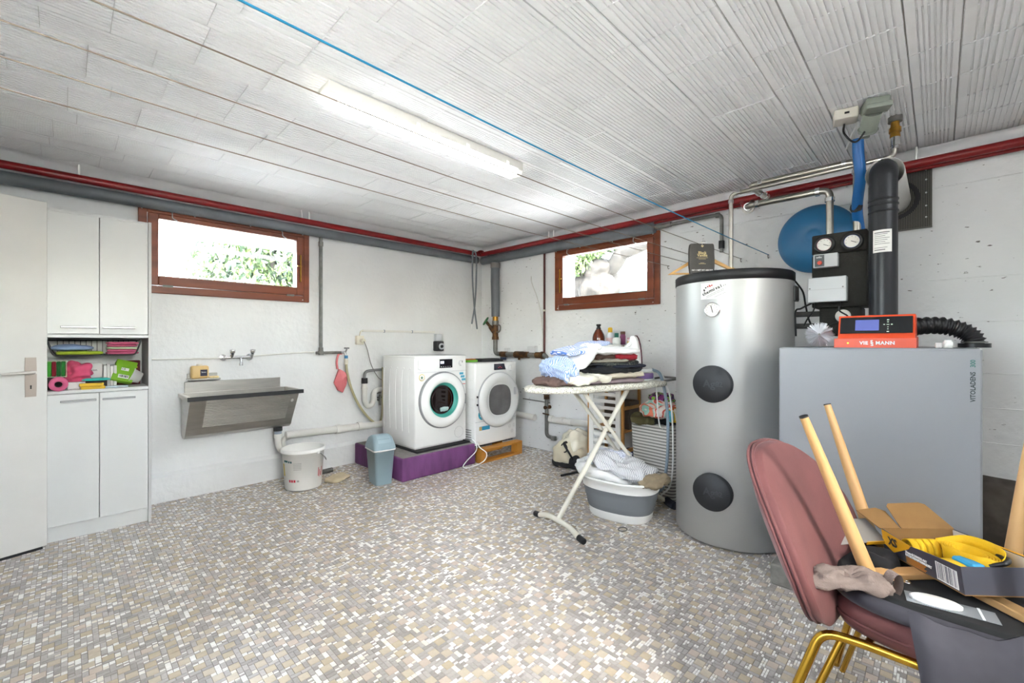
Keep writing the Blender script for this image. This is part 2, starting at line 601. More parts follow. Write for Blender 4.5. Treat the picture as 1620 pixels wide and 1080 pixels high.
def tile_shape(w, d):
    g = 0.0007
    x0, x1, y0, y1 = g, w * U - g, g, d * U - g
    e = 0.0006
    vs = [(x0, y0, -.0025), (x1, y0, -.0025), (x1, y1, -.0025), (x0, y1, -.0025), (x0 + e, y0 + e, 0), (x1 - e, y0 + e, 0), (x1 - e, y1 - e, 0), (x0 + e, y1 - e, 0)]
    fs = [(4, 5, 6, 7), (0, 1, 5, 4), (1, 2, 6, 5), (2, 3, 7, 6), (3, 0, 4, 7)]
    return vs, fs
order = []
for k, (i, j, w, d, mi) in enumerate(tiles):
    x, y = X0 + (i + w / 2) * U, Y0 + (j + d / 2) * U
    dd, r = x * CA + y * SA, x * SA - y * CA
    # in front of the viewer, in the clear part of the floor
    if dd > 1.57 and -1.12 * dd < r < 0.42 * dd:
        order.append((dd * dd + 0.3 * r * r - (0.9 if w * d >= 2 else 0), k))
order.sort()
single = set(k for _, k in order[:296])
shapes = {}
vs_all, fs_all, mi_all = [], [], []
for k, (i, j, w, d, mi) in enumerate(tiles):
    vs, fs = tile_shape(w, d)
    ox, oy = X0 + i * U, Y0 + j * U
    if k in single:
        key = (w, d, mi)
        if key not in shapes:
            me = bpy.data.meshes.new('floor_tile')
            me.from_pydata(vs, [], fs)
            me.materials.append(TM[mi])
            shapes[key] = me
        o = bpy.data.objects.new('floor_tile', shapes[key])
        COL.objects.link(o)
        o.location = (ox, oy, 0)
        o.parent = floor
    else:
        q = len(vs_all)
        dz = -0.0004 * ((k * 7919) % 3)
        vs_all += [(x + ox, y + oy, z + dz) for x, y, z in vs]
        fs_all += [tuple(a + q for a in f) for f in fs]
        mi_all += [mi] * 5
me = bpy.data.meshes.new('floor_mosaic')
me.from_pydata(vs_all, [], fs_all)
for m in TM:
    me.materials.append(m)
me.polygons.foreach_set('material_index', mi_all)
o = bpy.data.objects.new('floor_mosaic', me)
COL.objects.link(o)
o.parent = floor
o['kind'] = 'stuff'

# ---- ceiling: ribbed hollow blocks between ribbed joist soffits
ceil = struct(B().box(X0, XW, Y0, YW, HC + .010, 2.6).build('ceiling', m_mortar), 'white painted ceiling of ribbed hollow blocks')
def block_mesh(name, w, l, ribs):
    b = B()
    edge = 0.022
    p = (w - 2 * edge) / ribs
    prof = [(0.0015, .008), (0.004, 0)]
    for k in range(ribs):
        y = edge + k * p
        prof += [(y, 0), (y + .001, .0045), (y + p * .34, .0045), (y + p * .34 + .001, 0)]
    prof += [(w - .004, 0), (w - .0015, .008)]
    vs = [(0.001, y, z) for y, z in prof] + [(l - .001, y, z) for y, z in prof]
    n = len(prof)
    fs = [(k, k + 1, n + k + 1, n + k) for k in range(n - 1)]
    fs = [f[::-1] for f in fs]
    b.add(vs, fs)
    b.add([(0.001, prof[0][0], 0), (0.001, prof[-1][0], 0), (.001, prof[-1][0], .009), (.001, prof[0][0], .009), (l - .001, prof[0][0], 0), (l - .001, prof[-1][0], 0), (l - .001, prof[-1][0], .009), (l - .001, prof[0][0], .009)], [(0, 1, 2, 3), (4, 7, 6, 5)])
    return b
wide = block_mesh('b', 0.314, 0.264, 13)
slim = block_mesh('b', 0.156, 0.33, 7)
blocks = []
k0 = int(math.floor((Y0 - 0.406) / 0.47))
for k in range(k0, 12):
    yn = 0.406 + 0.47 * k
    for (y, w, l, kind, off) in ((yn, .156, .33, 1, (k * .11) % .33), (yn + .156, .314, .264, 0, (k * .057 + .08) % .264)):
        if y < Y0 - .3 or y + w > YW + .2:
            continue
        x = X0 - off
        while x < XW:
            blocks.append((x, y, l, w, kind))
            x += l
def seen(x, y):
    dd, r = x * CA + y * SA, x * SA - y * CA
    return dd > 1.2 and abs(r) < 1.25 * dd
vis = sorted(range(len(blocks)), key=lambda q: (0 if seen(blocks[q][0] + blocks[q][2] / 2, blocks[q][1] + blocks[q][3] / 2) else 1, math.hypot(blocks[q][0], blocks[q][1])))
pick = set(vis[:290])
me_cache = {}
rest = B()
rr = random.Random(5)
for q, (x, y, l, w, kind) in enumerate(blocks):
    src = (wide, slim)[kind]
    z = HC + rr.uniform(-.002, .002)
    if q in pick:
        if kind not in me_cache:
            me = bpy.data.meshes.new('ceiling_block')
            me.from_pydata(src.v, [], src.f)
            me.materials.append(m_ceil)
            me_cache[kind] = me
        o = bpy.data.objects.new(('ceiling_block', 'joist_tile')[kind], me_cache[kind])
        COL.objects.link(o)
        o.location = (x, y, z)
        o.parent = ceil
    else:
        rest.add(src.v, src.f, M=Matrix.Translation((x, y, z)))
o = rest.build('ceiling_blocks_beyond', m_ceil, ceil)
o['kind'] = 'stuff'

# ---- windows
m_glass = bpy.data.materials.new('window_glass')
m_glass.use_nodes = True
nt = m_glass.node_tree
nt.nodes.remove(nt.nodes['Principled BSDF'])
g1 = nt.nodes.new('ShaderNodeBsdfTransparent')
g1.inputs[0].default_value = (0.96, 0.98, 0.97, 1)
g2 = nt.nodes.new('ShaderNodeBsdfGlossy')
g2.inputs['Roughness'].default_value = 0.02
gm = nt.nodes.new('ShaderNodeMixShader')
fr = nt.nodes.new('ShaderNodeFresnel')
fr.inputs[0].default_value = 1.45
nt.links.new(fr.outputs[0], gm.inputs[0])
nt.links.new(g1.outputs[0], gm.inputs[1])
nt.links.new(g2.outputs[0], gm.inputs[2])
nt.links.new(gm.outputs[0], nt.nodes['Material Output'].inputs[0])

def frame_ring(b, a0, a1, z0, z1, wl, wr, wb, wt, y0, y1, mi=0):
    b.box(a0, a0 + wl, y0, y1, z0, z1, mi, .004, 1).box(a1 - wr, a1, y0, y1, z0, z1, mi, .004, 1)
    b.box(a0 + wl, a1 - wr, y0, y1, z0, z0 + wb, mi, .004, 1).box(a0 + wl, a1 - wr, y0, y1, z1 - wt, z1, mi, .004, 1)

def window(name, label, loc, rz, w, z0, z1, handle_right):
    """frame in the wall plane; local x along the wall, -y into the room"""
    t = bpy.data.objects.new(name, None)
    COL.objects.link(t)
    t.location = loc
    t.rotation_euler = (0, 0, rz)
    struct(t, label)
    h = z1 - z0
    b = B(); frame_ring(b, -w / 2, w / 2, 0, h, .05, .05, .055, .05, -.022, .07)
    b.build('window_frame', m_brown, t)
    b = B(); frame_ring(b, -w / 2 + .053, w / 2 - .053, .058, h - .053, .062, .062, .072, .036, -.034, .04)
    s = b.build('window_sash', m_brown, t)
    g = B().box(-w / 2 + .108, w / 2 - .108, .002, .006, .128, h - .086).build('window_pane', m_glass, t)
    for x in (-w * .36, w * .36):
        B().cyl((x - .03, -.04, .058), (x + .03, -.04, .058), .005, n=8).box(x - .03, x + .03, -.036, -.02, .048, .055).build('hinge', m_galv, t)
    for x in (-w * .34, w * .3):
        B().tube(bend([(x, -.03, h - .03), (x, -.055, h - .035), (x, -.058, h - .075), (x + .03, -.06, h - .09)], .01, 3), .004, 6).build('hook', m_alu, t)
    hx_ = (w / 2 - .085) * (1 if handle_right else -1)
    b = B().box(hx_ - .006, hx_ + .006, -.05, -.034, h * .28, h * .66, 0, .003, 1).cyl((hx_, -.03, h * .5), (hx_, -.055, h * .5), .008, n=8)
    b.box(hx_ - .03 * (1 if handle_right else -1), hx_, -.056, -.05, h * .5 - .005, h * .5 + .005)
    b.build('latch', m_brass, t)
    for x in (-w / 2 + .02, -w * .22, w * .1, w / 2 - .06):
        B().cyl((x, -.02, h - .025), (x, -.026, h - .025), .006, n=8).build('screw', m_paperw, t)
    for x in (-w / 2 + .04, w / 2 - .06):
        B().cyl((x, -.02, .02), (x, -.026, .02), .004, n=8).build('screw', m_paperw, t)
    return t
window('window_1', 'brown wooden window over the sink, tree at its right', ((0.366 + 1.572) / 2, YW, 1.565), 0, 1.206, 1.565, 2.207, True)
window('window_2', 'brown wooden window on right wall showing a tree trunk', (XW, (1.78 + 2.972) / 2, 1.54), -PI / 2, 1.192, 1.54, 2.20, False)
b = B()
t3 = bpy.data.objects.new('added_window_back', None); COL.objects.link(t3); t3.location = (.3, Y0 - .06, 1.45)
struct(t3, 'unseen high window added behind the viewer for fill light')  # added out of view to let more sky light into the room
frame_ring(b, -.6, .6, 0, .7, .06, .06, .06, .06, -.03, .03); b.box(-.03, .03, -.03, .03, .06, .64)
b.build('window_frame', m_door, t3)
for s_ in (-1, 1):
    B().box(.03 if s_ > 0 else -.54, .54 if s_ > 0 else -.03, -.003, .003, .06, .64).build('window_pane', m_glass, t3)

t4 = bpy.data.objects.new('added_window_side', None); COL.objects.link(t4); t4.location = (X0 - .07, .8, 1.45); t4.rotation_euler = (0, 0, PI / 2)
struct(t4, 'unseen high window added beside the viewer for fill light')  # added out of view so that daylight reaches the right wall
b = B(); frame_ring(b, -.6, .6, 0, .7, .06, .06, .06, .06, -.03, .03); b.box(-.03, .03, -.03, .03, .06, .64)
b.build('window_frame', m_door, t4)
for s_ in (-1, 1):
    B().box(.03 if s_ > 0 else -.54, .54 if s_ > 0 else -.03, -.003, .003, .06, .64).build('window_pane', m_glass, t4)

# ---- the open door
d1 = bpy.data.objects.new('door_1', None)
COL.objects.link(d1)
d1.location = (-0.849, 3.517, 0)
d1.rotation_euler = (0, 0, math.radians(15.1))
struct(d1, 'white painted flush door standing open at the left')
B().box(0, .80, 0, .042, .012, 2.017, 0, .003, 1).build('door_leaf', m_door, d1)
hp = B()
hp.prism([(-.022, -.112), (.022, -.112), (.0235, -.05), (.0235, .05), (.022, .112), (-.022, .112), (-.0235, .05), (-.0235, -.05)], 0, .005, M=basis((.732, 0, 1.0), (1, 0, 0), (0, 0, 1), (0, -1, 0)))
hp = hp.build('door_plate', P('satin_nickel', '#b8aca2', .35, .9), d1)
B().prism([(-.003, -.012), (.003, -.012), (.0025, 0), (.004, .004), (.0015, .009), (-.0015, .009), (-.004, .004), (-.0025, 0)], 0, .002, M=basis((.732, -.0045, .945), (1, 0, 0), (0, 0, 1), (0, -1, 0))).build('keyhole', m_black, hp)
hb = B().cyl((.737, -.004, 1.028), (.737, -.05, 1.028), .0095, n=14)
hb.tube(bend([(.737, -.045, 1.028), (.72, -.052, 1.028), (.61, -.052, 1.024)], .015, 4), [.0095] * 6 + [.007], 12)
hb.build('door_handle', P('satin_handle', '#d9d5cf', .3, .8), d1)
b = B().box(.7985, .8015, .012, .03, .93, 1.09); b.build('strike_plate', m_galv, d1)
B().box(.0, .78, -.004, .004, .0, .014).build('door_seal', m_dark, d1)
b = B(); b.box(X0 - .16, X0 + .012, 3.54, 3.60, 0, 2.06); b.box(X0 - .16, X0 + .012, 2.66, 2.72, 0, 2.06); b.box(X0 - .16, X0 + .012, 2.72, 3.54, 2.0, 2.06)
struct(b.build('trim_3', m_door), 'white door frame at the left')

# ------------------------------------------------------------------ outside
m_bark = P('tree_bark', '#211d18', 0.9, color2='#13100d', vscale=9, bump=0.8, bscale=14)
m_leafA = P('leaf_green', '#334428', 0.6, var=0.3, vscale=3)
m_leafB = P('leaf_pale_green', '#4a5c30', 0.6, var=0.3, vscale=3)
m_leafD = P('leaf_dark_green', '#243527', 0.6, var=0.3, vscale=3)
m_out = P('pale_bounce_ground', '#dcd9d2', 0.9, var=0.1, vscale=8)  # kept pale so the ground bounces sky light up to the ceiling
struct(B().box(-8, 16, YW + .3, 16, 1.2, 1.42).build('ground_garden', m_out), 'pale ground outside the left window')
struct(B().box(XW + .3, 16, -8, YW + .3, 1.2, 1.40).build('ground_yard', m_out), 'pale ground outside the right window')
struct(B().box(-12, X0 - .16, -8, 2.1, 1.2, 1.40).box(X0 - .16, 16, -8, Y0 - .3, 1.2, 1.40).build('bounce_ground_back', m_out), 'pale ground added outside the unseen walls to bounce light')  # unseen ground, put in to bounce light through the added windows
struct(B().box(-3, 7, 5.5, 6.3, 2.42, 2.75, 0, .01, 1).build('roof_overhang', P('pale_render', '#8a8989', .8)), 'pale overhang beam above the left window outside')
def leaves(b, c, r, n, size, rnd, nm=3):
    for _ in range(n):
        while True:
            p = Vector((rnd.uniform(-1, 1), rnd.uniform(-1, 1), rnd.uniform(-1, 1)))
            if 0.25 < p.length < 1:
                break
        p = Vector((c[0] + p.x * r[0], c[1] + p.y * r[1], c[2] + p.z * r[2]))
        M = rot(p, rnd.uniform(0, 6.3), rnd.uniform(0, 6.3), rnd.uniform(0, 6.3))
        s = size * rnd.uniform(.6, 1.3)
        b.add([(-s, 0, 0), (0, -s * .45, s * .1), (s, 0, 0), (0, s * .45, s * .1)], [(0, 1, 2, 3)], rnd.randrange(nm), False, M)
rnd = random.Random(11)
t = thing('garden_tree', 'leafy green tree seen through the left window', 'tree', (2.5, 8.2, 1.42))
B().tube(spline([(0, 0, 0), (.05, 0, .6), (-.05, .05, 1.2), (0, 0, 1.8)]), .09, 10).build('trunk', m_bark, t)
b = B()
for c in ((0, 0, 1.15), (.45, 0, .75), (-.45, -.1, .7), (.15, .1, 1.7), (.8, .2, 1.3), (-.2, 0, .3), (.5, -.2, .25), (-.7, .1, 1.0), (-.3, .2, 1.5), (.75, 0, .7)):
    leaves(b, c, (.55, .5, .48), 850, .06, rnd)
b.build('crown', [m_leafA, m_leafB, m_leafD], t)
t = thing('old_tree', 'gnarled thick tree trunk seen through the right window', 'tree', (6.4, 4.25, 1.40))
b = B()
def bark_pt(u, v):
    a = u * 2 * PI
    p = Vector((math.cos(a), math.sin(a), v * 3))
    r = .30 + .05 * v + .13 * noise.noise(p * 1.5) + .07 * noise.noise(p * 3.7)
    r *= 1 if v < .85 else math.sqrt(max(0.0, 1 - ((v - .85) / .15) ** 2))
    return (r * math.cos(a), r * 1.08 * math.sin(a), v * 1.25 + .06 * noise.noise(p * 2.5))
b.grid(bark_pt, 48, 30, wrapu=True)
b.build('trunk', m_bark, t)
B().tube(spline([(0, -.05, 1.05), (0, -.28, 1.02), (-.05, -.5, 1.2), (-.05, -.62, 1.55), (0, -.7, 1.9)]), [.16] * 9 + [.13] * 9 + [.10] * 15, 10).build('branch', m_bark, t)
B().tube(spline([(-.05, -.5, 1.22), (-.1, -.85, 1.28), (-.1, -1.3, 1.42)]), .09, 10).build('branch', m_bark, t)
B().tube(spline([(0, .1, 1.05), (0, .3, 1.2), (0, .5, 1.6)]), .11, 10).build('branch', m_bark, t)
b = B()
for c in ((-.1, .35, 1.25), (-.2, .1, 1.32), (-.1, -.25, 1.5), (.1, .65, 1.2), (.3, -.9, 1.75), (.1, .5, .9), (-.3, .25, 1.1)):
    leaves(b, c, (.38, .40, .2), 750, .05, rnd)
b.build('crown', [m_leafB, m_leafA, m_leafB], t)
t = tag(B().grid(lambda u, v: (7.2 + .12 * math.sin(u * 9), 4.6 - 4.6 * u, 1.40 + (0.80 + .25 * math.sin(u * 5 + 1)) * v + .05 * math.sin(u * 14)), 40, 10).build('plastic_tarp', P('pale_blue_sheet', '#4f7276', .4, var=.15, vscale=3), free=True), 'pale blue plastic sheet behind the old tree', 'tarp')
# ------------------------------------------------------------------ lamp and clothes lines
m_lampbody = P('lamp_body', '#d9d6cf', 0.45)
m_lampend = P('lamp_end_lit_plastic', '#e6e3d6', 0.35, emit=.12)  # weak glow stands in for lamp light shining through the plastic
def lamp(label, loc, power):
    m_diff = P('lamp_diffuser_%d' % int(power * 10), '#fffaf0', 0.3)
    m_diff.node_tree.nodes['Principled BSDF'].inputs['Emission Color'].default_value = (.94, .97, 1, 1)
    m_diff.node_tree.nodes['Principled BSDF'].inputs['Emission Strength'].default_value = power
    t = thing('fluorescent_lamp', label, 'ceiling lamp', loc)
    L = .655
    B().box(-L + .01, L - .01, -.060, .060, -.052, 0, 0, .006).build('lamp_housing', m_lampbody, t)
    prof = [(-.055, -.050), (-.053, -.066), (-.042, -.086), (-.018, -.098), (.018, -.098), (.042, -.086), (.053, -.066), (.055, -.050)]
    b = B()
    n = len(prof)
    b.add([(-L + .055, y, z) for y, z in prof] + [(L - .055, y, z) for y, z in prof], [(k, k + 1, n + k + 1, n + k) for k in range(n - 1)], 0, True)
    b.build('lamp_diffuser', m_diff, t)
    for s in (-1, 1):
        b = B()
        b.add([(s * (L - .055), y * 1.01, z * 1.01) for y, z in prof] + [(s * L, y * .8, -.05 + (z + .05) * .6) for y, z in prof], [(k, k + 1, n + k + 1, n + k) for k in range(n - 1)] + [tuple(range(n, 2 * n))], 0, True)
        b.build('end_cap', m_lampend, t)
    for x in (-.5, -.17, .17, .5):
        for s in (-1, 1):
            B().box(x - .012, x + .012, s * .056, s * .064, -.066, -.030, 0, .002, 1).build('clip', m_lampend, t)
    return t
lamp('long fluorescent ceiling lamp, lit, above the room', (1.475, 2.03, HC), LAMP_STRENGTH)
lamp('unseen fluorescent lamp added behind the viewer for fill light', (1.9, -0.9, HC), LAMP_STRENGTH * 2.0)  # added out of view to brighten the right wall and ceiling

m_wire = P('clothes_line_cord', '#85786a', .6)
m_blue_wire = P('blue_cord', '#1487b4', .5)
for y, z, lab in ((1.11, 1.855, 'thin grey clothes line next to the blue one'), (1.32, 1.86, 'third clothes line counted from the blue one'),
                  (1.50, 1.865, 'fourth clothes line counted from the blue one'), (1.70, 1.87, 'clothes line farthest from the blue one'), (0.92, 1.86, 'blue clothes line crossing under the ceiling')):
    blue = y < 1
    t = thing('clothes_line', lab, 'clothes line', (XW, y, z), 0, 'clothes lines under the ceiling')
    n = 24
    pts = [(-(XW - X0) * k / n, 0, -.03 * math.sin(PI * k / n) - .012 * k / n) for k in range(n + 1)]
    B().tube(pts, .0026 if blue else .0018, 6).build('cord', m_blue_wire if blue else m_wire, t)
    B().tube([(0.01, 0, 0)] + [(-.012 - .016 * math.sin(a), .0, -.012 + .014 * math.cos(a)) for a in [k * PI / 5 for k in range(9)]], .0025, 6).build('hook', m_galv, t)

# ------------------------------------------------------------------ pipes under the ceiling
def clamp(parent, p, r, to, mat=m_paperw):
    d = (Vector(to) - Vector(p))
    b = B().tube([Vector(p) + Vector((0, 0, 0)), Vector(to)], .006, 6)
    b.build('pipe_clamp', mat, parent)
zr = 2.283
t = thing('heating_pipe', 'red painted heating pipe along the left wall', 'pipe', (X0, 4.08, zr))
B().tube([(0, 0, 0), (3.58 - X0, 0, .008)], .026, 16).build('pipe', m_red, t)
for u in (125, 478, 490):
    p = onL(u, 330, 4.08)
    clamp(t, (p.x - X0, 0, .02), .026, (p.x - X0, .02, .105))
t2 = thing('heating_pipe', 'red painted heating pipe along the right wall', 'pipe', (3.62, 4.08, zr))
B().tube(bend([(-.045, .002, .008), (0, 0, .008), (0, -.06, .008), (0, -5.6, 0)], .04), .026, 16).build('pipe', m_red, t2)
B().tube(bend([(-.07, -.01, .008), (-.03, -.02, .035), (.01, -.02, .03)], .03), .024, 12).build('elbow', m_red, t2)
b = B().tube(bend([(0, -3.0, 0), (.0, -3.02, -.03), (.05, -3.02, -.04), (.10, -3.02, -.04)], .03), .024, 12); b.build('branch', m_red, t2)
B().cyl((.085, -3.02, -.04), (.098, -3.02, -.04), .045, n=20).build('wall_collar', m_pvc, t2)
for u in (868, 876, 1450):
    y = onR(u, 370, 3.62).y - 4.08
    clamp(t2, (0, y, .02), .026, (.0, y, .105))
# smaller return pipe hugging the red one
t = thing('return_pipe', 'thin red return pipe beside the right red heating pipe', 'pipe', (3.665, 4.0, 2.262))
B().tube([(0, 0, 0), (0, -5.4, 0)], .012, 10).build('pipe', m_red, t)
t = thing('drain_pipe', 'grey pipe below the red one on the left wall', 'pipe', (X0, 4.13, 2.215))
B().tube([(0, 0, 0), (3.60 - X0, 0, .008)], .042, 16).build('pipe', m_greypipe, t)
t = thing('drain_pipe', 'fat grey wrapped pipe over the right window', 'pipe', (3.662, 4.10, 2.218))
B().tube([(0, 0, 0), (0, -2.29, .0)], .048, 18).build('pipe', m_greypipe, t)
B().tube([(0, -2.285, 0), (0, -2.42, 0)], .02, 12).build('end_stub', m_galv, t)
B().tube(bend([(0, -2.40, 0), (0, -2.62, .004), (0, -2.86, .004), (0, -2.86, -.30)], .04), .014, 12).build('thin_pipe', m_galv, t)
for y in (-2.43, -2.83):
    B().cyl((0, y - .015, .002), (0, y + .015, .002), .02, n=14).build('fitting', m_galv, t)
B().cyl((0, -2.86, -.21), (0, -2.86, -.27), .022, n=14).box(-.05, 0.0, -2.865, -2.855, -.225, -.215).build('valve', m_dark, t)

# ------------------------------------------------------------------ tall cabinet
cx0, cx1, cy0, cy1 = -0.118, 0.400, 3.770, 4.145
m_gaprim = P('cabinet_edge_grey', '#c3c2c0', .4)
t = thing('tall_cabinet', 'tall white laminate cabinet with open middle shelf', 'cabinet', ((cx0 + cx1) / 2, (cy0 + cy1) / 2, 0))
hw, hd = (cx1 - cx0) / 2, (cy1 - cy0) / 2
B().box(-hw, -hw + .016, -hd + .018, hd, 0, 2.0).build('side_panel', m_white, t)
B().box(hw - .016, hw, -hd, hd, 0, 2.0, 0, .001, 1).build('side_panel', m_gaprim, t)
B().box(-hw + .016, hw - .016, -hd + .018, hd, 1.984, 2.0).build('top_panel', m_white, t)
B().box(-hw + .016, hw - .016, hd - .006, hd, .08, 1.984).build('back_panel', m_white, t)
for z in (1.228, .888):
    B().box(-hw + .016, hw - .016, -hd + .004, hd - .006, z, z + .018).build('shelf', m_white, t)
B().box(-hw + .016, hw - .016, -hd + .03, -hd + .046, 0, .08).build('plinth', m_white, t)
B().box(-hw + .016, hw - .016, -hd + .018, hd - .006, .08, .096).build('bottom_panel', m_white, t)
mid = 0.146 - (cx0 + cx1) / 2
for (x0, x1) in ((-hw + .002, mid - .0015), (mid + .0015, hw - .018)):
    left = x0 < -.1
    for (z0, z1, hz) in ((1.25, 1.982, 1.292), (.098, .884, .842)):
        d = B().box(x0, x1, -hd, -hd + .016, z0, z1, 0, .0015, 1).build('cabinet_door', m_white, t)
        a, c = (x1 - .17, x1 - .012) if left else (x0 + .012, x0 + .17)
        hb = B().box(a, c, -hd - .022, -hd - .013, hz - .006, hz + .006, 0, .002, 1)
        hb.box(a + .004, a + .012, -hd - .013, -hd, hz - .004, hz + .004).box(c - .012, c - .004, -hd - .013, -hd, hz - .004, hz + .004)
        hb.build('handle', P('handle_alu', '#8f8f90', .35, .8), d)

# hanging wire basket under the shelf (front at the cabinet front)
bx0, bx1, bz0, bz1 = -.085, .352, 1.118, 1.226
t = thing('wire_basket', 'black wire basket hanging under the cabinet shelf', 'basket', (0.135, 3.94, bz0))
m_wireb = P('black_wire', '#141416', .4, .3)
def bk(x, y, z): return (x - .135, y - 3.94, z - bz0)
B().tube(bend([bk(bx0 + .0, 3.80, 1.226), bk(bx0 + .03, 3.80, bz0), bk(bx1 - .03, 3.80, bz0), bk(bx1, 3.80, 1.226)], .02, 4), .0042, 8).build('front_wire', m_wireb, t)
B().tube(bend([bk(bx0 + .0, 4.08, 1.212), bk(bx0 + .03, 4.08, bz0), bk(bx1 - .03, 4.08, bz0), bk(bx1, 4.08, 1.212)], .02, 4), .0035, 8).build('back_wire', m_wireb, t)
B().tube([bk(bx0, 4.08, 1.212), bk(bx1, 4.08, 1.212)], .0035, 8).build('top_wire', m_wireb, t)
for k in range(14):
    x = bx0 + .045 + k * (bx1 - bx0 - .09) / 13
    B().tube(bend([bk(x, 3.80, bz0), bk(x, 4.08, bz0), bk(x, 4.08, 1.212)], .01, 3), .0018, 6).build('thin_wire', m_wireb, t)
for s in (bx0, bx1):
    B().tube([bk(s, 3.80, 1.222), bk(s, 4.08, 1.212)], .0035, 8).build('side_wire', m_wireb, t)

m_pink = P('pink_cloth', '#d9668c', .9, var=.15, vscale=12, bump=.2, bscale=90)
m_pinkd = P('coral_cloth', '#e0577a', .9, var=.2, vscale=12)
m_lime = P('lime_cloth', '#a9bd2f', .9, var=.2, vscale=14)
m_lav = P('lavender_cloth', '#9db3dd', .9, var=.12, vscale=10)
def folded(name, label, cat, c, r, mat, seed=0, rz=0, group=None, e=.28, amp=.004, freq=14, rx=0):
    b = B().lump((0, 0, r[2]), r, e=e, amp=amp, freq=freq, seed=seed, nu=40, nv=14, M=Matrix.Rotation(rx, 4, 'X'))
    o = b.build(name, mat)
    o.location = c
    o.rotation_euler = (0, 0, rz)
    return tag(o, label, cat, group)
zb = bz0 + .003
for k in range(5):
    folded('cleaning_cloth', ['bottom pink cleaning cloth in the wire basket stack', 'second pink cleaning cloth from bottom of basket stack', 'pale green cloth inside the pink cloth stack', 'pink cleaning cloth just under the top one', 'top pink cleaning cloth of the basket stack'][k], 'cloth',
           (.262, 3.90 + .004 * (k % 2), zb + .0002 + k * .0162), (.078 - .002 * (k % 2), .085, .0078), P('mint_cloth', '#c3d6b0', .9) if k == 2 else m_pink, k, .04 * (-1) ** k, 'stack of cloths in the wire basket', amp=.0025)
folded('cleaning_cloth', 'lime green cloth lying flat in the wire basket', 'cloth', (.06, 3.905, zb), (.105, .09, .011), m_lime, 8, .05)
folded('cleaning_cloth', 'pale blue cloth crumpled behind the lime one', 'cloth', (.03, 3.95, zb + .024), (.10, .07, .018), m_lav, 9, -.1, e=.6, amp=.012, freq=10)
# things on the open shelf, its surface at z 0.906
zs = .9065
def sbox(name, label, cat, c, s, mat, rz=0, rx=0, ry=0, extra=None):
    t = thing(name, label, cat, c, rz)
    b = B().box(-s[0] / 2, s[0] / 2, -s[1] / 2, s[1] / 2, 0, s[2], 0, .002, 1, M=Matrix.Rotation(ry, 4, 'Y') @ Matrix.Rotation(rx, 4, 'X'))
    b.build('body', mat, t)
    return t
t = thing('sponge_pack', 'open box of green and red scouring sponges on shelf', 'sponges', (-.052, 3.90, zs + .078))
B().box(-.055, .055, -.04, .04, 0, .004).box(-.055, .055, .036, .04, 0, .10).box(-.055, -.052, -.04, .04, 0, .10).box(.052, .055, -.04, .04, 0, .10).build('tray', P('clear_tray', '#b9c8a0', .3), t)
for k, c in enumerate(('#1f7a2e', '#49a53a', '#8c1f2b', '#1d5f2a', '#2b7f35')):
    B().box(-.05 + k * .0202, -.032 + k * .0202, -.034, .034, .005, .095, 0, .003, 1).build('sponge', P('sponge_%d' % k, c, .95, bump=.4, bscale=200), t)
sbox('tissue_box', 'low box under the green sponges', 'box', (-.055, 3.93, zs), (.11, .1, .077), P('dark_carton', '#3a2f2c', .8))
t = thing('cloth_roll', 'pink cleaning cloth roll lying on the shelf', 'roll', (-.032, 3.80, zs + .042))
b = B().lathe([(.017, -.035), (.040, -.035), (.041, -.03), (.041, .07), (.017, .07), (.017, -.035)], 28, M=Matrix.Rotation(PI / 2, 4, 'X'))
b.build('roll', m_pink, t)
B().lathe([(.0165, -.034), (.0165, .069)], 20, M=Matrix.Rotation(PI / 2, 4, 'X')).build('core', P('roll_core', '#3c2a20', .9), t)
o = B().lump((0, 0, .06), (.06, .05, .06), e=.9, amp=.05, freq=14, seed=4, nu=40, nv=24, flatbottom=-.06).build('crumpled_cloth', m_pinkd)
o.location = (.055, 3.885, zs + .045); tag(o, 'crumpled coral cloth among the shelf items', 'cloth')
sbox('carton', 'low white carton under the coral cloth', 'box', (.055, 3.90, zs), (.10, .09, .044), m_paperw)
t = sbox('tea_carton', 'white printed carton at back of the shelf', 'box', (.117, 4.02, zs), (.10, .10, .155), m_paperw, .05)
text('print', 'Savon', .02, m_ink, t, face_y(0, -.051, .11))
for k in range(4):
    sbox('paper_pack', ['leftmost white paper pack on the shelf', 'second white paper pack from the left', 'third white paper pack from the left', 'rightmost white paper pack on the shelf'][k], 'paper pack', (.178 + k * .0165, 3.955, zs), (.015, .10, .142 + .008 * math.sin(k * 2)), P('paper_pack_%d' % (k % 2), ['#e9e6e0', '#dedbd6'][k % 2], .7), 0, 0, 0)
sbox('brown_carton', 'brown cardboard box behind the green packet', 'box', (.268, 4.06, zs), (.06, .07, .155), P('brown_card', '#6c4526', .85))
t = thing('bowl_lid', 'turquoise plastic lid on the cabinet shelf', 'lid', (.135, 3.835, zs + .052))
B().lathe([(0, .012), (.05, .014), (.066, .008), (.068, 0), (.06, .002), (0, .006)], 32, M=Matrix.Scale(1, 4)).build('lid', P('turquoise_plastic', '#2fb5a8', .35), t)
sbox('carton', 'dark carton under the turquoise lid', 'box', (.135, 3.865, zs), (.10, .07, .0515), P('dark_carton', '#3a2f2c', .8))
for k, (x, y, z, rz, lab) in enumerate(((.118, 3.790, zs, .06, 'lower yellow sponge cloth at the shelf edge'), (.112, 3.795, zs + .019, -.12, 'upper yellow sponge cloth at the shelf edge'))):
    o = B().box(-.055, .055, -.02, .02, 0, .018, 0, .004).build('sponge_cloth', P('yellow_sponge', '#e2b93e', .95, bump=.3, bscale=150)); o.location = (x, y, z); o.rotation_euler = (0, 0, rz)
    tag(o, lab, 'sponge', 'yellow sponge cloths')
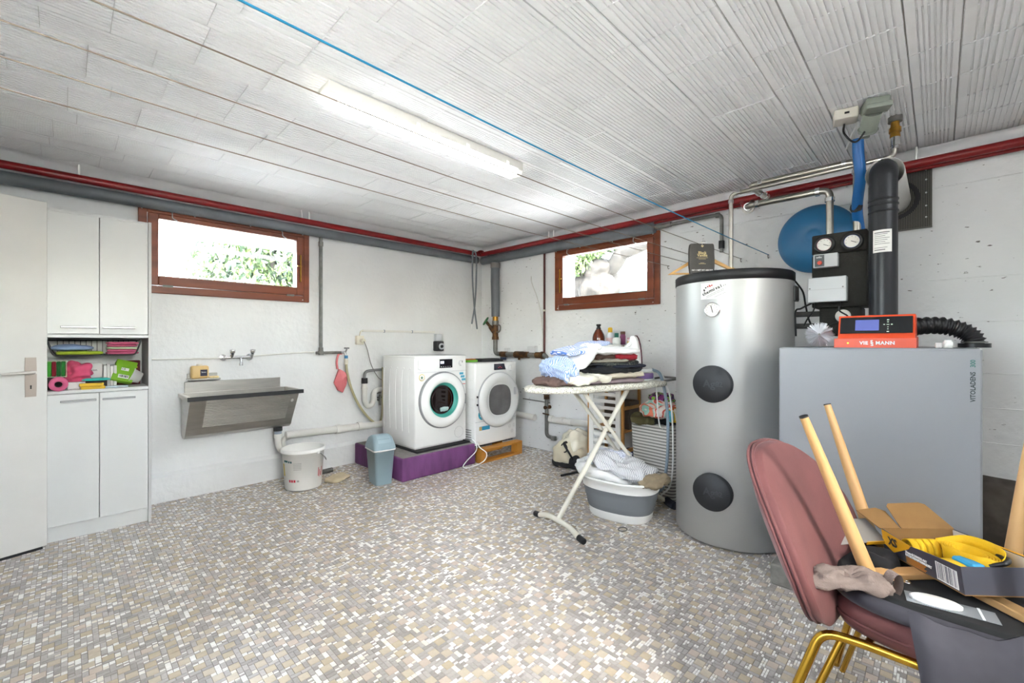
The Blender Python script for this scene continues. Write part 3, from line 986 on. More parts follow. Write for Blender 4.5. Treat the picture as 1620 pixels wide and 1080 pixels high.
o = B().box(-.07, .07, -.018, .018, 0, .012, 0, .004).build('scrub_brush', P('pale_blue_grip', '#b9c7cf', .5)); o.location = (.215, 3.815, zs); o.rotation_euler = (0, 0, .1); tag(o, 'flat pale scrubbing pad in front of the green packet', 'scrub pad')
t = thing('detergent_packet', 'tilted lime green packet with barcode on shelf', 'packet', (.255, 3.905, zs), .15)
Mt = Matrix.Rotation(math.radians(-24), 4, 'X') @ Matrix.Rotation(math.radians(18), 4, 'Y')
dz = Matrix.Translation((0, 0, .028))
B().box(-.055, .055, -.02, .02, 0, .15, 0, .002, 1, M=dz @ Mt).build('carton', P('lime_carton', '#7fb61e', .5), t)
Mf = dz @ Mt
B().box(-.025, .03, -.0212, -.02, .02, .045, M=Mf).build('barcode_label', m_paperw, t)
for k in range(8):
    B().box(-.02 + k * .006, -.0175 + k * .006 + .001 * (k % 3), -.0216, -.0212, .026, .042, M=Mf).build('barcode_bar', m_ink, t)
B().box(-.02, .02, -.0212, -.02, .075, .095, M=Mf).build('print_patch', m_paperw, t)
text('print', 'C8', .016, m_ink, t, Mf @ face_y(-.008, -.0214, .085))
o = B().sph((0, 0, .010), (.05, .03, .012)).build('scouring_pad', P('yellow_pad', '#d8b440', .95, bump=.5, bscale=120)); o.location = (.30, 3.99, zs + .125); o.rotation_euler = (.3, .35, -.2); tag(o, 'oval yellow scouring pad on top of the packet', 'sponge')
t = thing('plastic_tub', 'white plastic tub on its side, far right of shelf', 'tub', (.332, 3.93, zs + .058), 0)
B().lathe([(0, 0), (.035, 0), (.046, .05), (.052, .052), (.052, .056), (.044, .056), (.034, .006), (0, .006)], 24, M=Matrix.Rotation(math.radians(-65), 4, 'Y') @ Matrix.Translation((0, 0, -.03))).build('tub', m_paperw, t)
sbox('wine_red_pouch', 'dark red pouch at back right of shelf', 'pouch', (.33, 4.06, zs), (.07, .08, .165), P('dark_red', '#5d1a1e', .7))

# ------------------------------------------------------------------ laundry sink
t = thing('laundry_sink', 'stainless steel utility sink with washboard front on wall', 'sink', (0.985, 3.96, 0.47))
def sk(x, y, z): return (x - .985, y - 3.96, z - .47)
sx0, sx1 = .615, 1.355
prof = [(4.15, .80), (4.15, .53), (4.13, .49), (4.09, .472), (4.03, .475), (3.99, .50), (3.965, .545), (3.80, .785)]
b = B(); n = len(prof)
vs = [sk(x, y, z) for x in (sx0, sx1) for y, z in prof]
b.add(vs, [(k, k + 1, n + k + 1, n + k) for k in range(n - 1)], 0, False)
b.add(vs, [tuple(range(n)), tuple(range(n, 2 * n))[::-1]], 0)
inn = [(4.14, .80), (4.14, .53), (4.08, .482), (4.0, .51), (3.812, .785)]
m2 = len(inn)
vs = [sk(x, y, z) for x in (sx0 + .008, sx1 - .008) for y, z in inn]
b.add(vs, [(n_, n_ + 1, m2 + n_ + 1, m2 + n_)[::-1] for n_ in range(m2 - 1)])
b.add(vs, [tuple(range(m2))[::-1], tuple(range(m2, 2 * m2))])
b.build('basin', m_steel, t)
# rim: open frame around the top
b = B(); b.box(*[q for q in (sx0 - .02 - .985, sx1 + .02 - .985)], 3.755 - 3.96, 3.772 - 3.96, .31, .34).build('front_rim', m_dark, t)
for xa in (sx0 - .02, sx1 - .006):
    B().box(xa - .985, xa + .026 - .985, 3.772 - 3.96, 4.15 - 3.96, .31, .338, 0, .003, 1).build('side_rim', m_steel, t)
B().box(sx0 - .985, sx1 - .985, 3.772 - 3.96, 3.80 - 3.96, .312, .336).build('front_ledge', m_steel, t)
B().box(.64 - .985, 1.325 - .985, 4.165 - 3.96, 4.178 - 3.96, .33, .42, 0, .002, 1).build('backsplash', m_steel, t)
B().box(sx0 - .985, sx1 - .985, 4.13 - 3.96, 4.165 - 3.96, .31, .336).build('back_ledge', m_steel, t)
dirv = (Vector((0, 3.80, .785)) - Vector((0, 3.965, .545))).normalized()
nrm = Vector((0, -dirv.z, dirv.y))
for k in range(17):
    p = Vector((0, 3.965, .545)) + dirv * (.022 + k * .0152) + nrm * .0005
    B().tube([sk(.715, p.y, p.z), sk(1.295, p.y, p.z)], .0042, 6).build('washboard_rib', m_steel, t)
p = Vector((0, 3.965, .545)) + dirv * .21 + nrm * .001
Mo = basis(sk(1.315, p.y, p.z), (1, 0, 0), dirv, nrm)
B().prism([(.016 * math.cos(a), .011 * math.sin(a)) for a in [k * PI / 8 for k in range(16)]], 0, .0015, M=Mo @ Matrix.Rotation(PI / 2, 4, 'Z')).build('sticker', m_paperw, t)
B().cyl(sk(1.27, 4.05, .472), sk(1.27, 4.05, .44), .035, n=20).build('drain_fitting', m_dark, t)
B().cyl(sk(1.27, 4.05, .44), sk(1.27, 4.05, .415), .03, n=20).build('drain_cup', P('grey_plastic', '#8b94a0', .5), t)
t = thing('sink_trap', 'white plastic drain trap below the sink', 'drain pipe', (1.27, 4.05, .25))
B().cyl((0, 0, .165), (0, 0, .135), .034, n=20).build('nut', m_pvc, t)
B().tube(bend([(0, 0, .14), (0, 0, .06), (.05, .03, .0), (.06, .06, .0)], .05), .026, 14).build('pipe', m_pvc, t)
B().tube(bend([(.055, .05, .0), (.055, .05, .10), (.12, .05, .12)], .04), .024, 14).build('riser', m_pvc, t)
t = thing('soap_shelf', 'small steel soap dish above the sink', 'soap dish', (.755, 4.115, .905))
B().box(-.105, .105, -.035, .06, 0, .012, 0, .004).box(-.1, .1, .05, .06, .012, .05, 0, .003, 1).build('tray', m_steel, t)
t = thing('soap_jug', 'yellow plastic soap jug with dark label', 'jug', (.725, 4.11, .917))
B().box(-.058, .058, -.032, .032, 0, .10, 0, .016, 3).build('body', P('soap_yellow', '#dcb878', .35, var=.1), t)
B().lathe([(.02, .10), (.02, .112), (.0, .112)], 16).build('cap', m_cream, t)
B().box(0, .045, -.0335, -.032, .02, .07, 0, .006, 1).build('label', P('navy_label', '#25233c', .5), t)
text('print', 'Savon', .013, m_paperw, t, face_y(.022, -.0345, .05))
o = B().lump((0, 0, .008), (.035, .02, .009), amp=.002).build('soap_bar', P('soap_bar', '#e6cf9a', .5)); o.location = (.815, 4.10, .917); tag(o, 'flat cream soap bar beside the jug', 'soap')

# wall mixer tap
t = thing('mixer_tap', 'chrome two handle mixer tap above the sink', 'tap', (1.0, 4.12, 1.075))
B().tube([(-.105, 0, 0), (.085, 0, 0)], .013, 14).build('bar', m_chrome, t)
for x in (-.105, .085):
    B().cyl((x, 0, 0), (x, .06, 0), .014, n=14).cyl((x, .05, 0), (x, .06, 0), .026, n=20).build('wall_mount', m_chrome, t)
for x in (-.06, .085):
    B().cyl((x, 0, 0), (x + .006, -.02, .03), .012, n=12).lathe([(0, .05), (.018, .05), (.022, .044), (.017, .02), (.012, .018), (0, .018)], 12, M=Matrix.Translation((x + .006, -.02, .015))).build('handle', m_chrome, t)
B().tube(bend([(.005, 0, 0), (.005, -.02, -.01), (.005, -.025, -.055)], .02), .011, 12).cyl((.005, -.025, -.045), (.005, -.025, -.066), .015, n=14).build('spout', m_chrome, t)
t = thing('wall_cable', 'thin white cable pipe clipped along the left wall', 'cable', (X0 + 1.4, 4.168, 1.06))
p0, p1 = .405, 1.66
B().tube(spline([(p0 - X0 - 1.4, 0, .012), (.9 - X0 - 1.4, .0, .010), (1.15 - X0 - 1.4, 0, .025), (1.4 - X0 - 1.4, 0, .04), (1.62 - X0 - 1.4, 0, .048)]), .006, 8).build('cable', m_pvc, t)
# supply pipe and hose tap
t = thing('water_pipe', 'grey vertical water pipe beside the left window', 'pipe', (1.67, 4.14, 1.10))
B().tube([(0, 0, .03), (0, 0, 1.09)], .015, 12).build('pipe', m_galv, t)
B().cyl((0, 0, 1.0), (0, 0, 1.04), .021, n=12).build('coupling', m_galv, t)
B().tube([(-.045, 0, 0), (.20, 0, 0)], .013, 12).build('cross_pipe', m_galv, t)
B().cyl((-.02, 0, 0), (.02, 0, 0), .021, n=12).cyl((0, 0, -.015), (0, 0, .05), .021, n=12).build('tee', m_galv, t)
t = thing('hose_tap', 'small chrome garden tap with blue connector', 'tap', (1.895, 4.12, 1.10))
B().tube(bend([(-.03, .02, 0), (0, 0, 0), (.005, -.01, -.05)], .02), .013, 12).build('body', m_chrome, t)
B().cyl((0, 0, 0), (.01, -.015, .035), .009, n=10).box(-.02, .035, -.022, -.01, .035, .047, 0, .004, 1).build('handle', m_chrome, t)
B().cyl((.005, -.01, -.03), (.005, -.01, -.058), .017, n=14).build('ring', P('blue_plastic', '#3f86b5', .4), t)
t = thing('supply_hose', 'beige washing machine hose hanging from the tap', 'hose', (1.9, 4.11, 1.04))
B().cyl((0, 0, .0), (0, 0, -.055), .019, n=14).build('connector', m_cream, t)
hose = [(0, 0, -.05), (0.01, 0, -.14), (.05, -.01, -.30), (.12, -.02, -.46), (.22, -.03, -.60), (.31, -.03, -.665), (.365, -.02, -.62), (.385, -.01, -.40), (.39, .0, -.10)]
B().tube(spline(hose, 8), .012, 10).build('hose', P('hose_beige', '#b3aa85', .5), t)
# dustpan hanging on the tap
t = thing('dustpan', 'pink plastic dustpan hanging under the tap', 'dustpan', (1.845, 4.165, .84))
b = B()
b.tube(spline([(.028, -.02, .25), (-.005, -.02, .24), (-.022, -.02, .17), (-.015, -.02, .10)]), .011, 10, flat=.6)
b.build('handle', P('pink_plastic', '#d9767a', .45), t)
b = B()
b.add([(-.045, -.01, -.03), (.0, -.035, .10), (.03, -.05, .08), (.07, -.06, .05), (.065, -.045, -.05), (.035, -.03, -.13), (-.01, -.015, -.105), (.02, -.06, .0)], [(0, 7, 1), (1, 7, 2), (2, 7, 3), (3, 7, 4), (4, 7, 5), (5, 7, 6), (6, 7, 0)], 0)
b.add([(-.045, .0, -.03), (.0, 0, .10), (.07, 0, .05), (.065, 0, -.05), (.035, 0, -.13), (-.01, 0, -.105)], [(0, 1, 2, 3, 4, 5)], 0)
b.add([(-.045, -.01, -.03), (.0, -.035, .10), (0, 0, .10), (-.045, 0, -.03), (.07, -.06, .05), (.07, 0, .05), (.065, -.045, -.05), (.065, 0, -.05), (.035, -.03, -.13), (.035, 0, -.13)], [(0, 1, 2, 3), (1, 4, 5, 2), (4, 6, 7, 5), (6, 8, 9, 7)])
b.build('pan', P('pink_plastic', '#d9767a', .45), t)

# ------------------------------------------------------------------ bucket, rag, bin
t = thing('paint_bucket', 'white plastic bucket with printed label on the floor', 'bucket', (1.383, 3.785, 0))
b = B().lathe([(0, .004), (.128, .004), (.132, .0), (.138, .01), (.160, .30), (.168, .30), (.170, .306), (.170, .325), (.164, .33), (.158, .325), (.134, .012), (0, .010)], 40)
b.build('body', P('bucket_white', '#eceae5', .4, var=.04), t)
Mv = math.atan2(-3.785, -1.383)
def on_bucket(a, z, rr=.0008):
    r = .138 + (z - .01) * (.022 / .29) + rr
    return (r * math.cos(a), r * math.sin(a), z)
def patch(name, a0, a1, z0, z1, mat, n=6):
    b = B(); b.grid(lambda u, v: on_bucket(a0 + (a1 - a0) * u, z0 + (z1 - z0) * v), n, 1); return b.build(name, mat, t)
m_bteal, m_bred, m_bgrey, m_byel = P('print_teal', '#2f6f74', .5), P('print_red', '#c8313f', .5), P('print_grey', '#a9a3a0', .5), P('print_yellow', '#e0c43a', .5)
patch('print', Mv - 1.1, Mv - .82, .235, .25, m_bteal); patch('print', Mv - .78, Mv - .70, .232, .247, m_bteal); patch('print', Mv - .66, Mv - .58, .231, .246, m_bteal)
for k in range(5):
    patch('print', Mv - .5, Mv - .1, .225 - k * .012, .228 - k * .012, m_bgrey)
for k in range(3):
    patch('print', Mv - .8 + k * .14, Mv - .69 + k * .14, .075, .095, m_bred)
patch('print', Mv - .34, Mv - .22, .078, .092, m_bgrey); patch('print', Mv - 1.25, Mv - 1.12, .12, .22, m_byel)
for k in range(4):
    patch('print', Mv + .82 + k * .09, Mv + .87 + k * .09, .10 - .01 * (k % 2), .17 - .02 * (k % 3), m_bred, 2)
B().tube(spline([(.172 * math.cos(Mv + .75), .172 * math.sin(Mv + .75), .30), (.178 * math.cos(Mv + 1.0), .178 * math.sin(Mv + 1.0), .26), (.178 * math.cos(Mv + 1.35), .178 * math.sin(Mv + 1.35), .21), (.18 * math.cos(Mv + 2.1), .18 * math.sin(Mv + 2.1), .22), (.18 * math.cos(Mv + 3.0), .18 * math.sin(Mv + 3.0), .28), (.172 * math.cos(Mv + 3.9), .172 * math.sin(Mv + 3.9), .30)], 5), .0022, 6).build('bail_handle', m_galv, t)
B().sph((.168 * math.cos(Mv + .72), .168 * math.sin(Mv + .72), .298), (.015, .015, .014), 10, 6).build('handle_lug', m_paperw, t)
o = B().lump((0, 0, .018), (.105, .075, .022), e=.8, amp=.02, freq=16, seed=3, flatbottom=-.017, nu=44, nv=16).build('floor_cloth', P('beige_rag', '#d0c0a0', .95, var=.1, vscale=15)); o.location = (1.655, 3.74, 0); o.rotation_euler = (0, 0, .3); tag(o, 'crumpled beige rag lying on the floor', 'rag')
t = thing('floor_pipe', 'short grey pipe end on the floor behind the bucket', 'pipe', (1.66, 3.99, 0.022)); B().tube([(-.07, 0, 0), (.06, .02, 0)], .021, 12).build('pipe', m_galv, t)
t = thing('swing_bin', 'small grey blue waste bin with domed lid', 'waste bin', (1.885, 3.425, 0), math.radians(-8))
b = B()
def rr_(hx_, hy_, r, z, n=6):
    out = []
    for cx, cy, a0 in ((hx_ - r, hy_ - r, 0), (-hx_ + r, hy_ - r, PI / 2), (-hx_ + r, -hy_ + r, PI), (hx_ - r, -hy_ + r, 1.5 * PI)):
        for k in range(n + 1):
            a = a0 + PI / 2 * k / n
            out.append((cx + r * math.cos(a), cy + r * math.sin(a), z))
    return out
def loft(b, rings, mi=0, cap0=True, cap1=True, smooth=True):
    n = len(rings[0]); vs = [p for r in rings for p in r]
    b.add(vs, [(j * n + k, j * n + (k + 1) % n, (j + 1) * n + (k + 1) % n, (j + 1) * n + k) for j in range(len(rings) - 1) for k in range(n)], mi, smooth)
    if cap0: b.add(rings[0], [tuple(range(n))[::-1]], mi)
    if cap1: b.add(rings[-1], [tuple(range(n))], mi)
loft(b, [rr_(.070, .090, .02, 0), rr_(.088, .110, .022, .285), rr_(.092, .114, .022, .285), rr_(.092, .114, .022, .297)])
b.build('body', P('bin_blue_grey', '#8ea3ab', .4), t)
b = B(); loft(b, [rr_(.096, .118, .024, .298), rr_(.096, .118, .024, .315), rr_(.092, .108, .03, .345), rr_(.085, .082, .04, .385), rr_(.075, .05, .04, .405), rr_(.05, .025, .02, .41)])
lid = b.build('lid', P('bin_blue_grey', '#8ea3ab', .4), t)
B().lump((0, 0, .292), (.101, .123, .010), e=.3, amp=.006, freq=30, seed=2, nu=48, nv=8).build('bag_edge', P('bin_bag', '#d5d3cf', .5), t)
b = B(); b.grid(lambda u, v: ((-.055 + .11 * u), -.035 - .07 * v, .411 - .062 * v ** 1.7 + .004), 8, 8); b.build('flap', P('bin_flap', '#98adb5', .4), lid)
# ------------------------------------------------------------------ washing machine and dryer
m_purple = P('purple_paint', '#764478', .8, color2='#633766', vscale=14, stretch=(1, 1, .25), bump=.4, bscale=60)
t = thing('machine_plinth', 'purple painted concrete plinth under the washing machine', 'plinth', (2.415, 3.71, 0))
B().box(-.41, .41, -.44, .44, 0, .20, 0, .012).build('block', m_purple, t)
B().box(-.395, .395, -.425, .425, .1995, .2012).build('top_screed', P('screed', '#8e8a86', .9, var=.2, vscale=20), t)
tag(B().box(2.19, 2.81, 3.33, 3.98, .2015, .2195, 0, .003, 1).build('rubber_mat', m_dark, free=True), 'black anti vibration mat under the washing machine', 'mat')
def ring(b, prof, c, n=56, mi=0):
    """lathe about an axis that points towards -y"""
    b.lathe(prof, n, mi, M=basis(c, (1, 0, 0), (0, 0, 1), (0, -1, 0)))
m_greyring = P('grey_trim', '#8f8f90', .35, .3)
m_glassdark = P('dark_door_glass', '#15090b', .06, coat=.6)
t = thing('washing_machine', 'white front loading washing machine on the purple plinth', 'washing machine', (2.497, 3.665, .2195))
fy = -.29
B().box(-.298, .298, fy, .285, .012, .85, 0, .012).box(-.28, .28, fy + .03, .26, 0, .014).build('body', m_enamel, t)
B().box(-.299, .299, fy - .004, .287, .828, .852, 0, .01).build('worktop', m_enamel, t)
B().box(-.295, .295, fy - .006, fy, .700, .702).build('panel_seam', P('seam_grey', '#a9a9aa', .5), t)
b = B(); ex = [(-.27, .815), (-.27, .735), (-.24, .725), (-.10, .722), (-.035, .742), (-.035, .815)]
b.prism(ex, 0, .012, M=basis((0, fy, 0), (1, 0, 0), (0, 0, 1), (0, -1, 0)))
b.build('detergent_drawer', m_enamel, t)
disp = B().box(-.03, .125, fy - .004, fy, .735, .818, 0, .002, 1).build('display', P('display_black', '#101218', .15), t)
B().box(-.02, .022, fy - .0046, fy - .004, .775, .80).build('lit_readout', P('lit_white', '#dfe4ff', .4, emit=.1), disp)
for k in range(5):
    B().box(-.015 + k * .026, -.002 + k * .026, fy - .0046, fy - .004, .745, .749).build('icon', m_paperw, disp)
B().cyl((.225, fy, .775), (.225, fy - .026, .775), .027, .024, n=28).build('dial', m_enamel, t)
B().box(.222, .228, fy - .0275, fy - .026, .78, .80).build('dial_mark', m_ink, t)
dc = (.0, fy, .435)
b = B(); ring(b, [(.262, 0), (.268, .012), (.266, .028), (.255, .034)], dc); door = b.build('door_rim', m_greyring, t)
b = B(); ring(b, [(.256, .033), (.245, .048), (.215, .060), (.19, .058), (.172, .046), (.165, .04)], dc); b.build('door_ring', m_enamel, t)
b = B(); ring(b, [(.168, .044), (.160, .01), (.135, .003)], dc); b.build('gasket', P('teal_plastic', '#3f9e90', .4), t)
b = B(); ring(b, [(.137, .004), (.10, .0045), (0, .005)], dc); b.build('drum_glass', m_glassdark, t)
b = B(); ring(b, [(.118, .0055), (.114, .010), (.112, .0055)], dc); b.build('drum_lip', P('drum_steel', '#4b4244', .3, .8), t)
B().lump((.02, fy - .012, .345), (.05, .006, .022), amp=.006, freq=40, seed=2).build('drum_cloth', P('grey_wet_cloth', '#9fb5b3', .6), t)
B().box(.252, .272, fy - .035, fy, .375, .475, 0, .006).build('door_handle', m_greyring, t)
b = B(); ring(b, [(.031, 0), (.031, .001), (0, .001)], (-.225, fy, .655), 28); b.build('sticker', P('sticker_yellow', '#d8c23a', .5), t)
b = B(); ring(b, [(.026, .0011), (.026, .0015), (0, .0015)], (-.225, fy, .655), 28); b.build('sticker_disc', m_paperw, t)
b = B(); star = [((.017 if k % 2 == 0 else .007) * math.sin(k * PI / 5), (.017 if k % 2 == 0 else .007) * math.cos(k * PI / 5)) for k in range(10)][::-1]
b.prism(star, .0016, .002, M=basis((-.225, fy, .655), (1, 0, 0), (0, 0, 1), (0, -1, 0))); b.build('star', P('star_green', '#4b8a4c', .5), t)
for k, (x, z) in enumerate(((.235, .672), (.25, .642), (.262, .612))):
    B().box(x - .022, x + .026, fy - .0012, fy, z - .011, z + .011).build('sticker', P('sticker_blue', '#4fa3bd', .5), t)
B().box(.245, .285, fy - .0012, fy, .565, .571).build('sticker_line', m_bred, t)
b = B(); ring(b, [(.052, 0), (.053, .001), (.054, 0)], (.205, fy, .10), 28); b.build('filter_cover', P('seam_grey', '#a9a9aa', .5), t)
for k in range(5):
    y0 = -.22 + k * .11
    B().tube(spline([(-.2985, y0, .74), (-.2985, y0 + .03, .70), (-.2985, y0 + .045, .45), (-.2985, y0 + .03, .15)]), .003, 6).build('side_rib', m_enamel, t)

m_pallet = P('pallet_wood', '#c0832f', .7, color2='#a86f26', vscale=9, stretch=(.3, 1, 1), bump=.25, bscale=40)
t = thing('wood_pallet', 'small orange wooden pallet under the dryer', 'pallet', (3.15, 3.58, 0))
for y in (-.365, -.06, .25):
    B().box(-.295, .295, y, y + .09, .118, .138, 0, .002, 1).build('top_board', m_pallet, t)
    B().box(-.295, .295, y, y + .09, 0, .02, 0, .002, 1).build('bottom_board', m_pallet, t)
for x in (-.295, .215):
    for y in (-.365, -.06, .25):
        B().box(x, x + .08, y, y + .09, .02, .118, 0, .002, 1).build('block', m_pallet, t)
t = thing('tumble_dryer', 'white tumble dryer with grey window on the pallet', 'tumble dryer', (3.16, 3.615, .1385))
fy = -.30
B().box(-.298, .298, fy, .29, .014, .85, 0, .016, 3).box(-.27, .27, fy + .03, .26, 0, .02, 1).build('body', [m_enamel, m_dark], t)
disp = B()
disp.prism([(-.04, .77), (.13, .77), (.105, .835), (-.04, .835)], 0, .003, M=basis((0, fy, 0), (1, 0, 0), (0, 0, 1), (0, -1, 0)))
disp = disp.build('display', P('display_navy', '#151a2e', .15), t)
for k in range(3):
    B().box(.02 + k * .02, .03 + k * .02, fy - .0038, fy - .003, .79 + .01 * (k % 2), .796 + .01 * (k % 2)).build('indicator', P('lit_red', '#e02030', .4, emit=.15), disp)
B().cyl((.20, fy, .785), (.20, fy - .03, .785), .032, .028, n=28).build('dial', m_enamel, t)
dc = (.02, fy, .46)
b = B(); ring(b, [(.288, 0), (.290, .012), (.282, .02)], dc); b.build('door_rim', P('seam_grey', '#a9a9aa', .5), t)
b = B(); ring(b, [(.284, .018), (.276, .038), (.24, .052), (.20, .046), (.185, .036)], dc); b.build('door_ring', m_enamel, t)
def sq(r, e, n=44): return [(math.copysign(abs(math.cos(2 * PI * k / n)) ** e, math.cos(2 * PI * k / n)) * r, math.copysign(abs(math.sin(2 * PI * k / n)) ** e, math.sin(2 * PI * k / n)) * r) for k in range(n)]
Md = basis(dc, (1, 0, 0), (0, 0, 1), (0, -1, 0))
B().lathe([(.187, .034), (.15, .030), (0, .028)], 48, M=Md).build('door_bowl', m_enamel, t)
g = B()
g.prism(sq(.158, .75), .028, .034, M=Md); g.build('door_window', P('smoky_glass', '#6f6b6a', .12, var=.25, vscale=9, coat=.5), t)
B().box(.205, .245, fy - .056, fy - .046, .50, .58, 0, .008, M=None).build('door_grip', P('grip_grey', '#c2c2c2', .4), t)
for z in (.42, .50):
    B().box(-.283, -.273, fy - .02, fy - .004, z, z + .02).build('hinge', m_dark, t)
B().box(-.297, .297, fy - .0015, fy, .252, .256).build('panel_seam', P('seam_grey', '#a9a9aa', .5), t)
b = B(); ring(b, [(.052, 0), (.052, .0012), (0, .0012)], (-.205, fy, .325), 32); st = b.build('energy_sticker', P('sticker_teal', '#1f93a8', .45), t)
text('print', 'A', .06, m_paperw, st, face_y(-.212, fy - .002, .325), bold=.001)
B().box(-.245, -.10, fy - .0012, fy, .165, .205).build('sticker', P('sticker_cyan', '#2f8fb5', .45), t)
B().box(-.245, -.21, fy - .0016, fy - .0012, .165, .203).build('sticker_patch', P('sticker_tan', '#c7a46a', .5), t)
for k in range(3):
    a = k * 2 * PI / 3
    b = B()
    for j in range(4):
        ring(b, [(.006 + j * .004, .0012), (.007 + j * .004, .0016), (.008 + j * .004, .0012)], (.225 + .038 * math.cos(a + .6), fy, .14 + .038 * math.sin(a + .6)), 16)
    b.build('vent_grille', P('vent_dots', '#c9c7c4', .5), t)
for k in range(6):
    z = .72 - k * .09
    B().tube(spline([(-.2985, -.02, z), (-.2985, -.18, z - .035), (-.2985, -.27, z - .045)]), .003, 6).build('side_rib', m_enamel, t)
for k in range(6):
    B().tube([(-.2985, -.24, .05 + k * .024), (-.2985, -.10, .045 + k * .024)], .004, 6).build('side_vent', P('vent_shadow', '#5c5a58', .6), t)
tag(B().box(2.90, 3.06, 3.50, 3.56, .9895, 1.012, 0, .004, 1).build('green_sponge', P('sponge_green', '#6fae3a', .95, bump=.4, bscale=150), free=True), 'green sponge lying on the dryer', 'sponge')
tag(B().box(2.89, 3.04, 3.51, 3.57, 1.0125, 1.024, 0, .003, 1).build('orange_scourer', P('scourer_rust', '#b5653a', .95, bump=.4, bscale=150), free=True), 'rust coloured scourer on top of the green sponge', 'sponge')
b = B().box(3.08, 3.40, 3.46, 3.62, .9895, 1.012, 0, .006).box(3.10, 3.37, 3.48, 3.60, 1.012, 1.022, 0, .004, 1)
tag(b.build('folded_black_cloth', m_dark, free=True), 'flat black case lying on the dryer', 'case')
# cable on the plinth
t = thing('power_cable', 'white power cable looping down over the purple plinth', 'cable', (2.84, 3.26, 0.006))
B().tube(spline([(-.0, .07, .22), (-.02, .0, .20), (-.03, -.02, .13), (-.16, -.035, .06), (-.20, -.03, .005), (-.10, -.06, .0), (.03, -.07, .03), (.06, -.07, .10), (.0, -.04, .16), (.02, .02, .2)], 7), .005, 8).build('cable', m_paperw, t)

# ------------------------------------------------------------------ sockets, duct, siphon on the left wall
t = thing('cable_duct', 'white cable duct strip above the washing machine', 'cable duct', (2.56, 4.168, 1.315))
B().box(-.46, .42, -.006, .012, -.011, .011, 0, .002, 1).build('duct', m_pvc, t)
for x in (-.22, .12):
    B().box(x - .004, x + .004, -.009, .012, -.014, .014).build('duct_clip', P('grey_plastic', '#8b94a0', .5), t)
t = thing('wall_socket', 'cream wall socket with plug above the hose', 'socket', (2.06, 4.155, 1.22))
B().box(-.04, .04, -.02, .025, -.045, .045, 0, .008).build('box', m_cream, t)
B().cyl((.01, -.02, -.005), (.015, -.06, -.008), .022, n=16).build('plug', m_cream, t)
B().tube(spline([(.015, -.06, -.01), (.05, -.06, -.09), (.10, -.05, -.25), (.18, -.04, -.38), (.25, -.03, -.42)]), .0035, 6).build('cord', P('grey_cord', '#77736e', .6), t)
B().tube(bend([(.0, 0, .045), (0.01, .0, .09), (.04, .01, .095)], .02), .006, 6).build('lead', m_cream, t)
t = thing('junction_box', 'grey junction box at the right end of the duct', 'junction box', (3.015, 4.155, 1.255))
B().box(-.04, .04, -.03, .025, -.04, .04, 0, .006).build('box', P('box_grey', '#c6c8cb', .5), t)
t = thing('timer_plug', 'black timer plug with pale dial above the dryer', 'timer plug', (3.015, 4.12, 1.15))
B().box(-.05, .05, -.02, .06, -.05, .062, 0, .01).build('body', m_black, t)
B().lathe([(0, .0), (.037, .0), (.037, .012), (.026, .014), (.024, .006), (0, .006)], 28, M=basis((.012, -.02, 0), (1, 0, 0), (0, 0, 1), (0, -1, 0))).build('dial', P('dial_pale', '#cfd2d4', .4), t)
B().cyl((.012, -.026, 0), (.012, -.034, 0), .018, n=20).build('dial_knob', m_black, t)
t = thing('wall_siphon', 'white plastic siphon on the wall beside the washing machine', 'drain trap', (2.14, 4.12, .585))
B().tube(bend([(-.045, 0, .22), (-.045, 0, .02), (-.02, 0, -.03), (.03, 0, -.03), (.055, 0, .02), (.055, 0, .10), (.09, 0, .13), (.15, 0, .13)], .05), .026, 14).build('trap', m_pvc, t)
B().cyl((-.045, 0, .20), (-.045, 0, .255), .03, n=16).build('top_sleeve', m_dark, t)
B().tube(bend([(-.045, 0, .25), (-.04, 0, .32), (.05, 0, .33), (.2, 0, .33)], .06), .014, 10).build('drain_hose', P('grey_hose', '#7d7d7c', .5), t)
B().cyl((-.045, 0, .14), (-.045, 0, .165), .032, n=16).build('nut', m_pvc, t)
B().box(.07, .13, -.012, .05, .085, .105).build('bracket', m_galv, t)
t = thing('small_stop_valve', 'small grey stop valve behind the hose', 'valve', (2.27, 4.13, .60))
B().cyl((0, 0, -.05), (0, 0, .06), .012, n=12).cyl((-.03, -.0, .03), (.03, 0, .03), .009, n=10).cyl((-.0, -.0, .0), (0, .045, .0), .01, n=10).build('valve', m_galv, t)
t = thing('waste_pipe', 'white plastic waste pipe along the left wall', 'waste pipe', (1.65, 4.075, .375))
B().tube([(-.31, 0, .012), (.62, 0, -.012)], .034, 16).build('pipe', m_pvc, t)
for x in (0.15, .37):
    B().cyl((x - .02, 0, 0), (x + .02, 0, 0), .04, n=16).box(x - .008, x + .008, 0, .075, -.045, -.03).build('collar', m_pvc, t)
t = thing('waste_pipe', 'white plastic waste pipe at foot of right wall', 'waste pipe', (3.655, 3.0, .372))
B().tube([(0, .9, .004), (0, .22, -.012)], .034, 16).build('pipe', m_pvc, t)
B().tube([(0, -.02, -.005), (0, -.55, .008)], .034, 16).build('pipe', m_pvc, t)
for y in (-.02, -.17, -.28):
    B().cyl((0, y - .02, 0), (0, y + .02, 0), .039, n=16).build('collar', m_pvc, t)

